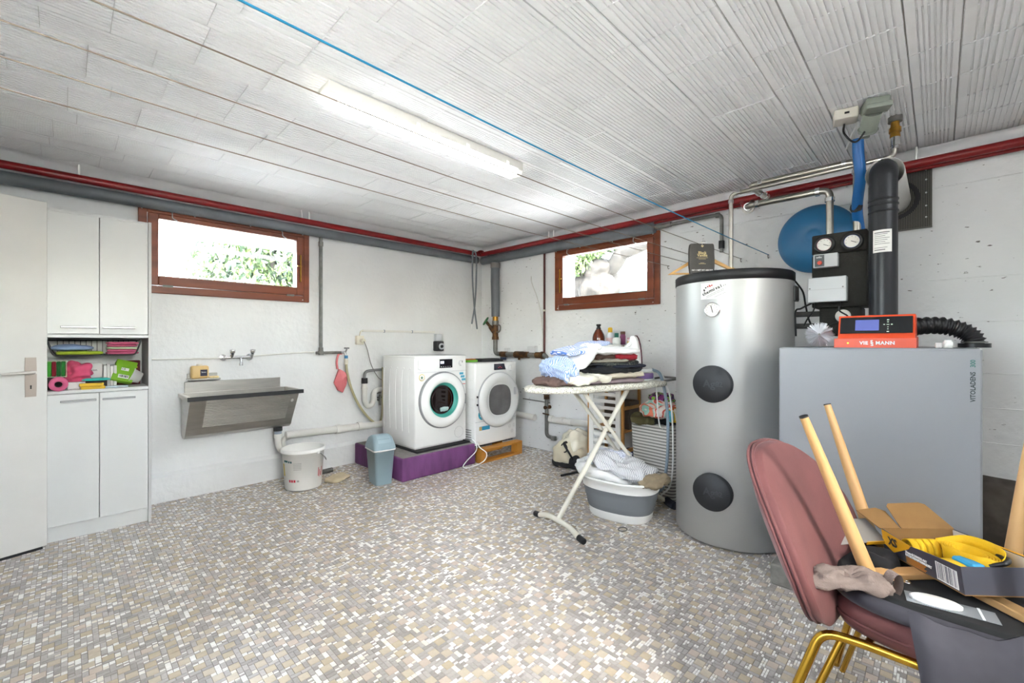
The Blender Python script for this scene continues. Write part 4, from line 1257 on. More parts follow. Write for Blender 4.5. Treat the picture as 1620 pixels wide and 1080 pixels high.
# ------------------------------------------------------------------ corner water main
t = thing('water_main', 'rusty water main with green handwheel in the corner', 'pipe', (3.655, 3.86, 1.05))
ins = [Vector((.0, .0, 1.12)), Vector((0, .004, .9)), Vector((0, .0, .70)), Vector((0, -.004, .46))]
B().tube(ins, [.052, .054, .052, .05], 16).build('insulation', m_greypipe, t)
B().cyl((0, 0, 1.05), (0, 0, 1.11), .058, n=16).build('insulation_cap', P('grey_tape', '#8b8680', .6, var=.2), t)
B().cyl((0, 0, .40), (0, 0, .46), .034, n=14).build('brass_nut', m_brass, t)
B().cyl((0, 0, .36), (0, 0, .41), .04, n=8).build('hex_nut', m_galv, t)
B().cyl((0, 0, .20), (0, 0, .36), .036, n=14).cyl((0, 0, .18), (0, 0, .215), .042, n=14).tube([(0, 0, .26), (-.035, .055, .34)], [.034, .026], 12).build('valve_body', m_rust, t)
B().tube([(-.035, .055, .34), (-.06, .10, .40)], .018, 10).build('stem', m_rust, t)
Mw = basis((-.063, .105, .407), Vector((.55, .83, 0)).normalized(), Vector((.45, -.30, .84)).normalized(), Vector((-.45, .72, .55)).normalized())
b = B().tube([Mw @ Vector((.05 * math.cos(a), .05 * math.sin(a), 0)) for a in [k * PI / 12 for k in range(24)]], .009, 8, closed=True)
for k in range(4):
    b.tube([Mw @ Vector((0, 0, 0)), Mw @ Vector((.05 * math.cos(k * PI / 2), .05 * math.sin(k * PI / 2), 0))], .007, 6)
b.build('handwheel', P('green_enamel', '#2c6b3d', .4), t)
B().tube(spline([(-.01, -.035, .36), (-.01, -.09, .35), (-.01, -.10, .31), (-.01, -.08, .275), (-.01, -.035, .27)]), .008, 8).build('drain_loop', m_galv, t)
run = bend([(0, 0, .2), (0, 0, .01), (0, -.81, .005), (0, -.81, -.25)], .05)
B().tube(run, .027, 14).build('pipe', m_galv, t)
for y0, y1, r, m in ((-.10, -.20, .034, m_rust), (-.22, -.30, .031, m_galv), (-.34, -.46, .040, m_rust), (-.46, -.55, .036, m_rust), (-.66, -.74, .035, m_rust), (-.74, -.77, .042, m_rust)):
    B().cyl((0, y0, .006), (0, y1, .006), r, n=12, mi=0).build('union', m, t)
B().box(-.035, .0, -.19, -.12, -.06, -.03).build('blue_tag', P('navy_plastic', '#26324d', .5), t)
B().cyl((0, -.40, 0), (0, -.40, -.055), .014, n=10).build('drain_plug', m_rust, t)
for z0, z1, r, m in ((-.24, -.30, .034, m_galv), (-.30, -.42, .04, m_galv), (-.42, -.47, .03, m_rust)):
    B().cyl((0, -.81, z0), (0, -.81, z1), r, n=12).build('union', m, t)
B().tube(bend([(0, -.81, -.45), (0, -.81, -.87), (.01, -.90, -.88)], .05), .02, 12).build('lower_pipe', m_galv, t)
B().cyl((-.03, -.81, -.56), (.06, -.81, -.56), .02, n=10).cyl((-.03, -.86, -.63), (-.0, -.76, -.63), .008, n=8).build('stop_valve', m_rust, t)
B().cyl((.0, -.91, -.90), (.0, -.91, -.86), .03, n=14).build('pipe_end', m_galv, t)
t = thing('copper_pipe', 'thin brown vertical pipe left of the right window', 'pipe', (3.70, 3.119, 1.09))
B().tube([(0, 0, 0), (0, 0, 1.10)], .012, 10).build('pipe', P('brown_pipe', '#5c261f', .5, var=.3, vscale=14), t)
B().cyl((0, 0, .45), (0, 0, .47), .016, n=10).build('pipe_clip', m_cream, t)
t = thing('junction_box', 'pale junction box above the rusty water main', 'junction box', (3.69, 3.28, 1.115)); B().box(-.03, .03, -.05, .06, -.04, .04, 0, .004, 1).build('box', P('box_pale', '#d4d4d4', .5), t)
t = thing('junction_box', 'small pale box behind the corner pipe elbow', 'junction box', (3.70, 3.70, 1.10)); B().box(-.02, .02, -.035, .035, -.03, .03, 0, .004, 1).build('box', P('box_pale', '#d4d4d4', .5), t)
t = thing('wall_wire', 'loose pale wire hanging on the right wall', 'cable', (3.705, 3.27, 1.95)); B().tube(spline([(.0, .05, 0), (-.01, .03, -.08), (-.01, -.05, -.25), (-.01, -.10, -.42), (-.005, -.12, -.62), (-.005, -.13, -.86)]), .004, 6).build('wire', m_pvc, t)
t = thing('hanging_cable', 'grey cable loop hanging over the corner red pipe', 'cable', (3.47, 4.045, 2.28))
for k, (x, z) in enumerate(((-.03, -.92), (.03, -.86))):
    B().tube(spline([(0, .01, .035), (x * .9, -.012, -.02), (x, -.01, -.3), (x * .2, -.012, -.62), (-x * 1.4, -.012, z)]), .010, 8).build('cable', P('cable_grey', '#6f757b', .5), t)
    B().cyl((-x * 1.4, -.012, z), (-x * 1.7, -.012, z - .06), .004, n=6).build('bare_end', m_paperw, t)
# two iron rods on the wall behind the dryer
for z, lab in ((.66, 'upper thin rod on the right wall by the dryer'), (.545, 'lower thin rod on the right wall by the dryer')):
    o = B().tube([(3.71, 3.45, z), (3.712, 3.05, z - .012)], .006, 6).build('wall_rod', m_galv, free=True); tag(o, lab, 'rod')

# ------------------------------------------------------------------ shelf rack with slatted door
m_rackwood = P('rack_wood', '#c98f45', .55, color2='#b57c36', vscale=6, stretch=(1, 1, .2))
m_slat = P('white_slat', '#e8e6e1', .45)
t = thing('slatted_rack', 'wooden rack with white slatted front under right window', 'rack', (3.56, 2.15, 0))
for x in (-.165, .125):
    for y in (-.185, .165):
        B().box(x, x + .025, y, y + .022, 0, 1.175, 0, .002, 1).build('post', m_rackwood, t)
for z in (.03, .40, .82, 1.16):
    B().box(-.165, .15, -.185, .187, z, z + .016, 0, .002, 1).build('shelf', m_rackwood if z < 1 else m_slat, t)
for y in (-.163, .115):
    B().box(-.178, -.164, y, y + .05, .04, .81, 0, .002, 1).build('panel_stile', m_slat, t)
for k in range(13):
    z = .05 + k * .0605
    B().box(-.176, -.166, -.115, .117, z, z + .030, 0, .001, 1).build('slat', m_slat, t)
for z in (.22, .60, .98):
    B().box(-.145, .13, -.183, -.166, z, z + .03).build('side_rail', m_rackwood, t)
sbox('storage_box', 'white storage box on the upper rack shelf', 'box', (3.57, 2.12, .8365), (.22, .24, .16), P('box_white', '#dddcdf', .5))
sbox('storage_box', 'brown carton on the middle rack shelf', 'box', (3.60, 2.10, .4165), (.18, .26, .25), P('carton_brown', '#5f5145', .8))
o = B().lump((0, 0, .05), (.03, .05, .055), amp=.008, seed=4).build('pink_packet', P('magenta_plastic', '#c46bb8', .4)); o.location = (3.42, 2.22, .838); tag(o, 'pink packet on the upper rack shelf', 'packet')
o = B().lump((0, 0, .08), (.09, .10, .09), amp=.02, seed=9, flatbottom=-.08).build('stored_cloth', P('navy_cloth', '#39415f', .9)); o.location = (3.6, 2.08, .0465); tag(o, 'dark blue bundle on the bottom rack shelf', 'bundle')
# bottles on the rack top (surface 1.176)
def bottle(name, label, x, y, prof, mat, capprof, capmat, lab=None):
    t = thing(name, label, 'bottle', (x, y, 1.1765), 0, 'bottles on the slatted rack')
    prof = [(r * 1.12, z * 1.28) for r, z in prof]; capprof = [(r * 1.1, z * 1.28) for r, z in capprof]
    B().lathe(prof, 24).build('body', mat, t)
    B().lathe(capprof, 20).build('cap', capmat, t)
    if lab:
        r, z0, z1, m = lab
        B().lathe([(r * 1.13, z0 * 1.28), (r * 1.13, z1 * 1.28)], 24).build('label', m, t)
bottle('brown_bottle', 'tall brown bottle with black cap on the rack', 3.50, 2.285, [(0, 0), (.05, 0), (.052, .006), (.052, .05), (.046, .075), (.028, .105), (.018, .115)], P('amber_plastic', '#5d2412', .15, coat=.5), [(.02, .112), (.02, .122), (.014, .126), (.014, .135), (.02, .138), (.02, .15), (0, .15)], m_black)
bottle('clear_bottle', 'clear bottle with yellow cap on the rack', 3.50, 2.16, [(0, 0), (.032, 0), (.033, .05), (.03, .075), (.015, .09)], P('clear_plastic', '#d7d9dc', .15, coat=.4), [(.019, .088), (.019, .118), (.012, .124), (0, .124)], P('yellow_cap', '#e0b11f', .4), (.034, .012, .05, P('label_pale', '#d7b8b8', .6)))
bottle('white_bottle', 'white bottle with dark green cap on the rack', 3.46, 2.07, [(0, 0), (.032, 0), (.033, .03), (.03, .045), (.016, .052)], m_paperw, [(.017, .05), (.017, .082), (0, .082)], P('green_cap', '#1f6d5e', .4))
bottle('purple_bottle', 'purple bottle with brown cap on the rack', 3.56, 2.065, [(0, 0), (.022, 0), (.023, .06), (.018, .075)], P('purple_bottle', '#8d4a72', .3), [(.021, .074), (.021, .094), (0, .094)], P('brown_cap', '#6e4a3a', .5))
t = thing('long_box', 'long pink and yellow printed box on the rack', 'box', (3.56, 1.965, 1.1765), .3)
B().box(-.09, .09, -.03, .03, 0, .03, 0).build('lower_half', P('box_yellow', '#d9b53a', .6), t)
B().box(-.09, .09, -.03, .03, .0302, .062, 0).build('upper_half', multicolor('box_print', ['#e7d5d6', '#c58f9c', '#e7d5d6', '#a9536c'], 40, .6), t)

# ------------------------------------------------------------------ bag on the floor, broom end
t = thing('shopping_bag', 'cream and black bag stuffed with plastic on floor', 'bag', (3.42, 2.56, 0), .2)
m_bagc = P('bag_cream', '#d8cdb2', .8, var=.12, vscale=8)
B().lump((0, 0, .13), (.17, .14, .13), e=.7, amp=.03, freq=8, seed=6, flatbottom=-.13, nu=44, nv=24).build('bag_body', m_bagc, t)
B().lump((0, 0, .05), (.172, .143, .05), e=.7, amp=.02, freq=8, seed=16, flatbottom=-.05, nu=44, nv=14).build('bag_base', P('bag_dark', '#2c2b2b', .8), t)
B().lump((.03, -.05, .22), (.14, .13, .11), e=.9, amp=.05, freq=9, seed=8, nu=44, nv=24).build('plastic_lining', P('plastic_film', '#ded7c2', .2, coat=.5), t)
B().lump((-.10, -.10, .09), (.075, .06, .055), e=.9, amp=.02, seed=3).build('black_pocket', m_dark, t)
B().tube(spline([(-.13, -.03, .26), (-.19, -.03, .25), (-.19, -.08, .18), (-.15, -.11, .10)]), .012, 8, flat=.5).build('strap', m_dark, t)
B().tube([Vector((-.165, -.02, .21)) + Vector((.012 * math.cos(a), .035 * math.cos(a), .04 * math.sin(a))) for a in [k * PI / 8 for k in range(16)]], .006, 6, closed=True).build('buckle', m_dark, t)
o = B().tube([onZ(888, 752, .012), onZ(915, 746, .012)], .011, 8).build('dark_stick', m_dark, free=True); tag(o, 'dark stick end on the floor near the laundry basket', 'stick')

# ------------------------------------------------------------------ ironing board
m_ibw = P('ironing_white_paint', '#dcd7c8', .35)
m_cover = multicolor('floral_cover', ['#e7e3d6', '#e7e3d6', '#8d8a78', '#e7e3d6', '#b5ae97', '#e7e3d6'], 55)
IBr = math.radians(-14)
t = thing('ironing_board', 'white ironing board with floral cover and tube legs', 'ironing board', (2.543, 1.695, 0), IBr)
top = .92
out = []
n = 14
for k in range(n + 1):      # nose on the left, square end on the right
    a = PI / 2 + PI * k / n
    out.append((-.33 + .23 * math.cos(a), .175 * math.sin(a) * (1 - .25 * abs(math.cos(a)))))
out += [(.50, -.18), (.545, -.165), (.56, -.13), (.56, .13), (.545, .165), (.50, .18)]
out = out[::-1] if sum(out[i][0] * out[(i + 1) % len(out)][1] - out[(i + 1) % len(out)][0] * out[i][1] for i in range(len(out))) < 0 else out
b = B()
ring_ = lambda s, z: [(x * s, y * s, z) for x, y in out]
loft(b, [ring_(.965, top - .038), ring_(1.0, top - .03), ring_(1.005, top - .012), ring_(.99, top - .003), ring_(.95, top)])
b.build('board', m_cover, t)
def ibtube(name, pts, r=.0135, m=m_ibw, n=12):
    B().tube(pts, r, n).build(name, m, t)
ibtube('leg', [(-.34, -.03, .055), (.30, -.03, top - .045)], .0165)
ibtube('leg', [(-.15, .05, top - .045), (.58, .05, .055)])
ibtube('leg', [(-.15, -.055, top - .045), (.58, -.055, .055)])
ibtube('foot', spline([(-.34, -.255, .02), (-.335, -.14, .05), (-.34, -.03, .058), (-.335, .08, .05), (-.34, .19, .02)]), .0165)
for y in (-.255, .19):
    s = -1 if y < 0 else 1
    B().tube(spline([(-.34, y - s * .02, .025), (-.34, y + s * .01, .021), (-.34, y + s * .035, .018)]), [.019] * 8 + [.019] * 7 + [.018, .014], 12).build('foot_cap', m_dark, t)
ibtube('rear_foot', spline([(.58, -.19, .02), (.58, 0, .058), (.58, .19, .02)]))
for y in (-.22, .22):
    B().sph((.58, y * .9, .021), (.018, .03, .018), 12, 8).build('foot_cap', m_dark, t)
B().cyl((.075, -.08, .58), (.075, .08, .58), .006, n=8).build('pivot_bolt', m_galv, t)
ibtube('under_rail', [(-.25, .10, top - .045), (.45, .10, top - .045)], .009)
ibtube('under_rail', [(-.25, -.10, top - .045), (.45, -.10, top - .045)], .009)
B().tube([(.55, -.1, top - .01), (.72, -.16, top + .01)], .008, 8).tube([(.55, .06, top - .01), (.72, .0, top + .01)], .008, 8).tube([(.72, -.16, top + .01), (.72, 0, top + .01)], .008, 8).build('iron_rest', m_galv, t)

# clothes on the board, local board frame
Rib = Matrix.Translation((2.543, 1.695, 0)) @ Matrix.Rotation(IBr, 4, 'Z')
def garment(name, label, c, r, mat, seed, amp=.012, freq=8, e=.55, rz=0.0, cat='garment', tilt=0.0, flat=None, ridges=0.0):
    b = B().lump((0, 0, 0), r, e=e, amp=amp, freq=freq, seed=seed, nu=110, nv=34, flatbottom=flat, ridges=ridges, wrinkle=amp * .9, edge=.28, M=Matrix.Rotation(tilt, 4, 'Y'))
    o = b.build(name, mat)
    p = Rib @ Vector(c)
    o.location = p
    o.rotation_euler = (0, 0, IBr + rz)
    return tag(o, label, cat, 'clothes piled on the ironing board')
G = lambda n, c, r=.92, v=.18: P(n, c, r, var=v, vscale=10, bump=.2, bscale=120)
garment('mauve_trousers', 'mauve folded trousers at the bottom of the pile', (.06, -.02, .938), (.27, .165, .018), G('mauve_cloth', '#8f7d80'), 1, .006)
garment('brown_blouse', 'brown crumpled blouse at left end of the pile', (-.35, 0, .945), (.10, .12, .028), G('brown_cloth', '#6d564e'), 2, .012, 12)
garment('cream_shirt', 'cream crumpled shirt low in the clothes pile', (-.17, -.05, .965), (.17, .15, .034), G('cream_cloth', '#e3dccb', .92, .08), 3, .02, 9, .7)
garment('beige_trousers', 'beige trousers folded under the dark clothes', (.10, -.01, .978), (.22, .165, .022), G('beige_cloth', '#cfc3ad', .92, .1), 4, .012, 9)
garment('black_top', 'black folded garment in the middle of the pile', (.03, .0, 1.015), (.28, .17, .024), G('black_cloth', '#1c1c1e'), 5, .014, 9, .55)
garment('camouflage_trousers', 'dark green grey folded trousers in the pile', (.05, .0, 1.056), (.26, .165, .018), multicolor('camo_cloth', ['#26282a', '#3a3d3a', '#1f2124', '#55564d', '#2a2c2e'], 18), 6, .012, 9)
garment('navy_shirt', 'navy shirt squeezed between the dark trousers', (.12, -.02, 1.036), (.22, .165, .014), G('navy_cloth3', '#1b2030'), 15, .010, 10, .5)
garment('stone_cardigan', 'thin stone coloured cardigan between dark clothes', (.0, -.025, 1.076), (.20, .16, .012), G('stone_cloth', '#8d8578'), 16, .010, 11, .5)
garment('brown_pullover', 'dark brown pullover left of the red garment', (-.02, .0, 1.097), (.13, .15, .026), G('dark_brown_cloth', '#40281d'), 7, .008)
garment('red_pullover', 'dark red folded pullover near pile top', (.17, -.01, 1.098), (.125, .155, .028), G('red_cloth', '#8e1220', .92, .12), 8, .006)
garment('white_shirt', 'white shirt spread over the top of the pile', (.06, .0, 1.137), (.27, .165, .024), G('white_cloth', '#e9e7e4', .92, .05), 10, .016, 7, .6)
garment('white_sleeve', 'white garment sliding down the left of the pile', (-.18, -.01, 1.095), (.16, .15, .028), G('white_cloth', '#e9e7e4', .92, .05), 11, .014, 7, .6, tilt=-.55)
m_bstr = stripes('blue_stripe_cloth', '#e4e6ee', '#5f82c4', 26, 'X', .45)
garment('striped_shirt', 'blue and white striped shirt on top left', (-.10, .03, 1.158), (.18, .14, .022), m_bstr, 12, .012, 8, .6, .1, tilt=-.2)
garment('striped_sleeve', 'light blue striped shirt hanging at pile left', (-.31, -.01, 1.02), (.075, .15, .075), stripes('pale_blue_stripe_cloth', '#d5dff0', '#7f9fd6', 30, 'Y', .45), 13, .022, 10, .8, 0, tilt=-.3)

# iron and its station
t = thing('iron_station', 'white and lilac steam iron station on the board', 'iron station', Rib @ Vector((.40, .0, .9205)), IBr)
B().box(-.09, .12, -.085, .085, .055, .085, 0, .012).box(-.09, .12, -.085, .085, 0, .012, 0, .005).build('base', m_enamel, t)
B().box(-.085, .10, -.088, .088, .012, .055, 0, .008).build('water_tank', P('lilac_tank', '#8b6fa8', .2, coat=.4), t)
B().box(.05, .122, -.08, .08, .0, .075, 0, .012).build('end_panel', m_enamel, t)
t = thing('steam_iron', 'white steam iron standing upright with dark red soleplate', 'iron', Rib @ Vector((.365, -.01, 1.006)), IBr)
# profile in local x (thickness) and z (height, tip up)
b = B()
def iron_ring(z):
    s = z / .24
    w = .055 * math.sqrt(max(0.02, 1 - s ** 2.2))
    return [( .028, -w, z), (.028, w, z), (.0, w * .9, z), (-.03 * (1 - .4 * s), w * .5, z), (-.03 * (1 - .4 * s), -w * .5, z), (.0, -w * .9, z)]
zs_ = [0, .02, .06, .11, .16, .20, .225, .238]
loft(b, [iron_ring(z) for z in zs_])
b.build('body', m_enamel, t)
b = B()
def sole_ring(z):
    s = z / .245
    w = .058 * math.sqrt(max(0.005, 1 - s ** 2.2))
    return [(.028, -w, z), (.028, w, z), (.038, w, z), (.038, -w, z)]
loft(b, [sole_ring(z)[::-1] for z in [0, .03, .08, .13, .18, .22, .243]])
b.build('soleplate', P('maroon_sole', '#55222f', .25, .4), t)
B().tube(bend([(-.025, 0, .02), (-.085, 0, .03), (-.085, 0, .15), (-.02, 0, .19)], .03), .014, 10).build('handle', m_enamel, t)
B().box(-.10, -.085, -.006, .006, .09, .115).build('button', m_black, t)
t = thing('iron_hose', 'grey steam hose and cord hanging from iron', 'cable', Rib @ Vector((.53, -.10, .97)), IBr)
B().tube(spline([(-.04, .02, .03), (.03, .0, -.02), (.06, -.03, -.25), (.045, -.05, -.55), (.0, -.05, -.80), (-.03, -.02, -.86)], 8), .011, 10).build('steam_hose', P('hose_bluegrey', '#93a2b0', .5), t)
B().tube(spline([(-.02, .01, .02), (.06, -.0, -.03), (.10, -.03, -.2), (.09, -.06, -.5), (.08, -.05, -.8), (.03, -.0, -.9)], 8), .006, 8).build('power_cord', m_paperw, t)
B().tube(spline([(-.02, .0, -.06), (.0, .01, -.18), (.05, .03, -.38), (.10, .04, -.42)], 8), .005, 8).build('thin_cord', m_paperw, t)

# ------------------------------------------------------------------ collapsible laundry basket
t = thing('laundry_basket', 'grey and white collapsible laundry basket on the floor', 'laundry basket', (2.70, 1.585, 0), math.radians(-80))
def oval(a, b_, z, e=.8, n=40):
    return [(math.copysign(abs(math.cos(2 * PI * k / n)) ** e, math.cos(2 * PI * k / n)) * a, math.copysign(abs(math.sin(2 * PI * k / n)) ** e, math.sin(2 * PI * k / n)) * b_, z) for k in range(n)]
b = B(); loft(b, [oval(.200, .140, 0), oval(.212, .150, .012), oval(.220, .156, .06)], cap1=False); b.build('base_ring', m_paperw, t)
b = B(); loft(b, [oval(.220, .156, .06), oval(.232, .166, .10), oval(.229, .163, .105), oval(.246, .177, .15), oval(.243, .174, .155), oval(.258, .187, .205)], cap0=False, cap1=False); b.build('rubber_wall', P('basket_grey', '#6f7275', .6), t)
b = B(); loft(b, [oval(.258, .187, .205), oval(.266, .194, .262), oval(.282, .208, .268), oval(.282, .208, .278), oval(.262, .19, .278), oval(.235, .165, .16), oval(.19, .13, .03)], cap0=False); b.build('rim', m_paperw, t)
m_wstr = stripes('white_grey_stripe_cloth', '#e3e2e2', '#a3a5aa', 30, 'X', .62, distort=1.5)
Mb = Matrix.Translation((2.70, 1.585, 0)) @ Matrix.Rotation(math.radians(-80), 4, 'Z')
def laundry(name, label, c, r, mat, seed, amp, freq=8, e=.6, rz=0, tilt=0):
    o = B().lump((0, 0, 0), r, e=e, amp=amp, freq=freq, seed=seed, nu=110, nv=36, wrinkle=amp * .7, M=Matrix.Rotation(tilt, 4, 'Y')).build(name, mat)
    o.location = Mb @ Vector(c); o.rotation_euler = (0, 0, math.radians(-80) + rz)
    return tag(o, label, 'garment', 'laundry in the collapsible basket')
laundry('white_sheet', 'white sheet hanging over the left basket rim', (-.10, .0, .29), (.22, .15, .045), G('white_cloth', '#e9e7e4', .92, .05), 21, .02, 7, .6, 0, .15)
laundry('striped_shirt', 'white shirt with thin grey stripes in the basket', (.01, .01, .335), (.235, .17, .05), m_wstr, 22, .04, 6, .6, .1, .22)
laundry('pale_shirt', 'pale blue grey shirt at the back of basket', (-.10, .09, .375), (.13, .08, .045), stripes('pale_check_cloth', '#dcdde6', '#aab0c4', 34, 'Y', .6), 23, .03, 9, .7)
laundry('beige_shorts', 'beige and brown clothing at right end of basket', (.235, -.02, .285), (.085, .13, .03), G('khaki_cloth', '#9a8a70'), 24, .02, 12, .7)
o = B().tube(spline([onZ(1055, 792, .03), onZ(1062, 797, .03), onZ(1068, 800, .03)]), .03, 10).build('navy_sock', P('navy_cloth2', '#20242f', .9), free=True); tag(o, 'navy sock end beside the silver tank', 'sock')
o = B().tube([onZ(985 + 7 * math.cos(a), 837 + 3 * math.sin(a), .003) for a in [k * PI / 10 for k in range(20)]], .0022, 6, closed=True).build('rubber_ring', m_dark, free=True); tag(o, 'small black ring lying on the floor', 'ring')

# striped hamper
m_hstr = stripes('hamper_stripes', '#dedad2', '#8c8882', 13, 'Z', .5, distort=.35)
t = thing('laundry_hamper', 'tall striped fabric laundry hamper behind the tank', 'hamper', (3.36, 1.57, 0), math.radians(-6))
b = B()
def hr(z, s): return [(x * s + .008 * noise.noise(Vector((x * 9, y * 9, z * 5))), y * s + .008 * noise.noise(Vector((y * 9, x * 9, z * 5))), zz) for x, y, zz in rr_(.20, .19, .05, z, 6)]
loft(b, [hr(0, .9), hr(.08, .94), hr(.2, .96), hr(.34, .99), hr(.46, 1.02), hr(.56, 1.04), hr(.552, .98)], cap1=True)
b.build('hamper_body', m_hstr, t)
def hamp(name, label, c, r, mat, seed, amp=.02):
    o = B().lump((0, 0, 0), r, e=.7, amp=amp, freq=9, seed=seed, nu=90, nv=30, wrinkle=amp * .6).build(name, mat); o.location = (3.36 + c[0], 1.57 + c[1], c[2]); tag(o, label, 'garment', 'laundry in the striped hamper')
hamp('olive_jumper', 'olive knitted jumper over the left hamper edge', (-.12, .12, .585), (.11, .10, .045), G('olive_cloth', '#57502f'), 31)
hamp('dark_trousers', 'black trousers on the hamper behind the jumper', (.02, .0, .58), (.17, .16, .035), G('black_cloth', '#1c1c1e'), 32)
hamp('patterned_dress', 'coral and mint striped cloth on the hamper', (-.02, .03, .66), (.16, .15, .06), multicolor('coral_print', ['#e9d9cf', '#d8604f', '#e9d9cf', '#9cc9b8', '#e07a5c', '#e9d9cf'], 7), 33)
hamp('bright_towel', 'yellow and orange swirled towel on the hamper', (-.06, -.13, .635), (.10, .07, .06), multicolor('swirl_print', ['#e8c338', '#e3702f', '#f0e6d0', '#e8c338', '#58b4c4'], 8), 34)
hamp('magenta_scarf', 'magenta and green scarf at the hamper top', (.07, .06, .735), (.09, .10, .045), multicolor('magenta_print', ['#8d3f7f', '#2b2430', '#8bbf4a', '#8d3f7f', '#39304a'], 12), 35)
# ------------------------------------------------------------------ hot water tank
m_tank = P('tank_silver', '#bfbfbd', .46, .6, var=.04, vscale=2)
t = thing('hot_water_tank', 'tall silver cylindrical hot water tank with black lid', 'water tank', (2.967, .94, 0))
R_ = .335
B().lathe([(0, .012), (R_ - .006, .012), (R_, .02), (R_, 1.563)], 72).lathe([(0, .0), (R_ - .03, 0), (R_ - .03, .014)], 48).build('jacket', m_tank, t)
B().lathe([(R_ - .002, 1.558), (R_ + .004, 1.560), (R_ + .004, 1.61), (R_ - .004, 1.618), (0, 1.618)], 72).build('lid', P('lid_black', '#17181b', .45), t)
m_flange = P('flange_black', '#26272a', .55)
for z in (.957, .330):
    Mf = basis((-R_ + .012, 0, z), (0, -1, 0), (0, 0, 1), (-1, 0, 0))
    f = B().lathe([(.108, -.06), (.108, .032), (.104, .04), (0, .04)], 44, M=Mf).build('flange_cover', m_flange, t)
    text('embossing', 'Ag', .062, P('flange_mark', '#3b3c40', .35), f, Mf @ Matrix.Translation((-.012, 0, .040)), depth=.0012, bold=.001)
    text('embossing', '82', .04, P('flange_mark', '#3b3c40', .35), f, Mf @ Matrix.Translation((.043, 0, .040)), depth=.0012, bold=.001)
Mt = basis((-R_ + .002, 0.0, 1.388), (0, -1, 0), (0, 0, 1), (-1, 0, 0))
g = B().lathe([(.044, -.01), (.044, .018), (.040, .020), (.038, .016)], 36, M=Mt).build('thermometer', m_chrome, t)
B().lathe([(.039, .015), (0, .015)], 36, M=Mt).build('dial_face', P('dial_white', '#e9e6de', .3), g)
B().box(-.002, .002, -.018, .026, .0155, .0165, M=Mt @ Matrix.Rotation(.25, 4, 'Z')).build('needle', m_ink, g)
for k in range(9):
    a = math.radians(-30 + 30 * k)
    B().box(.028, .033, -.0008, .0008, .0152, .0158, M=Mt @ Matrix.Rotation(a, 4, 'Z')).build('tick', m_ink, g)
# company sticker, wrapped on the jacket
def on_tank(a, z, off=.0008):
    return ((R_ + off) * math.cos(PI + a), (R_ + off) * math.sin(PI + a), z)
zs0, zs1 = 1.452, 1.548
aw = .255
st = B().grid(lambda u, v: on_tank(-.21 + .455 * u, zs0 + (zs1 - zs0) * v), 14, 1).build('sticker', m_paperw, t)
def stick(u, v, rz=0.0):
    a = -.21 + .455 * u
    p = on_tank(a, zs0 + (zs1 - zs0) * v, .0016)
    n_ = Vector((math.cos(PI + a), math.sin(PI + a), 0))
    ex = Vector((-math.sin(PI + a), math.cos(PI + a), 0))
    return basis(p, ex, (0, 0, 1), n_) @ Matrix.Rotation(rz, 4, 'Z')
word = 'thermival'
for k, ch in enumerate(word):
    text('lettering', ch, .026, m_ink, st, stick(.10 + k * .082, .30 + k * .056, .38), bold=.0007)
text('lettering', 's.a.', .016, m_ink, st, stick(.88, .80, .38))
for (u, v, w, h, c) in ((.14, .55, .012, .018, '#222222'), (.20, .70, .012, .010, '#222222'), (.28, .76, .012, .010, '#8a2b25'), (.36, .78, .014, .012, '#c23a2b'), (.43, .82, .012, .010, '#c23a2b'), (.33, .84, .010, .006, '#c23a2b')):
    B().prism([(-w / 2, 0), (0, -h / 2), (w / 2, 0), (0, h / 2)], 0, .0006, M=stick(u, v, .3)).build('logo_mark', P('logo' + c[1:], c, .5), st)
for k in range(2):
    for j in range(5):
        B().box(-.011, .009, -.0008, .0008, 0, .0004, M=stick(.28 + j * .13 , .20 + j * .088 - k * .09, .38)).build('small_print', P('print_dark_grey', '#6b6b6b', .5), st)
for j in range(3):
    B().box(-.011, .009, -.0008, .0008, 0, .0004, M=stick(.60 + j * .13, .14 + j * .088, .38)).build('small_print', P('print_dark_grey', '#6b6b6b', .5), st)
B().tube(spline([(.07, -.325, 1.57), (.11, -.36, 1.50), (.13, -.37, 1.42), (.16, -.38, 1.34), (.18, -.40, 1.28)]), .005, 8).build('sensor_cable', m_black, t)
B().box(.0, .08, -R_ - .012, -R_ + .02, 1.44, 1.53, 0, .004, 1).build('rear_bracket', m_black, t)

# wooden hanger with a dark pouch
t = thing('clothes_hanger', 'wooden clothes hanger lying against the tank lid', 'hanger', (2.80, 1.055, 1.619), math.radians(-46))
HW = .225
shape = [(-HW, .004), (-HW + .01, -.002), (-.19, .010), (0, .105), (.165, .05), (.185, .052), (.195, .044), (.215, .034), (.235, .0), (.235, -.006), (.245, .005), (.232, .045), (.205, .06), (.19, .068), (.178, .062), (.0, .140), (-.03, .128)]
b = B(); b.prism([(-.225, 0), (-.205, 0), (-.04, .088), (0, .098), (.04, .088), (.165, .030), (.205, 0), (.225, 0), (.228, .012), (.205, .035), (.185, .045), (.172, .044), (.05, .11), (0, .13), (-.05, .11)], -.006, .006, M=basis((0, 0, .004), (1, 0, 0), (0, .10, .995), (0, -.995, .10)))
b.build('hanger_body', P('hanger_wood', '#d9ad6c', .45, color2='#cb9b57', vscale=5), t)
B().tube([(-.205, 0, .010), (.205, 0, .010)], .006, 8).build('cross_bar', P('hanger_wood', '#d9ad6c', .45), t)
B().tube(spline([(0, .012, .13), (0, .014, .17), (.02, .014, .19), (.015, .014, .215), (-.01, .014, .215), (-.02, .014, .195)]), .0025, 6).build('hook', m_chrome, t)
t = thing('scent_pouch', 'dark brown scented pouch tag hanging on the hanger', 'pouch', (2.795, 1.055, 1.632), math.radians(-46))
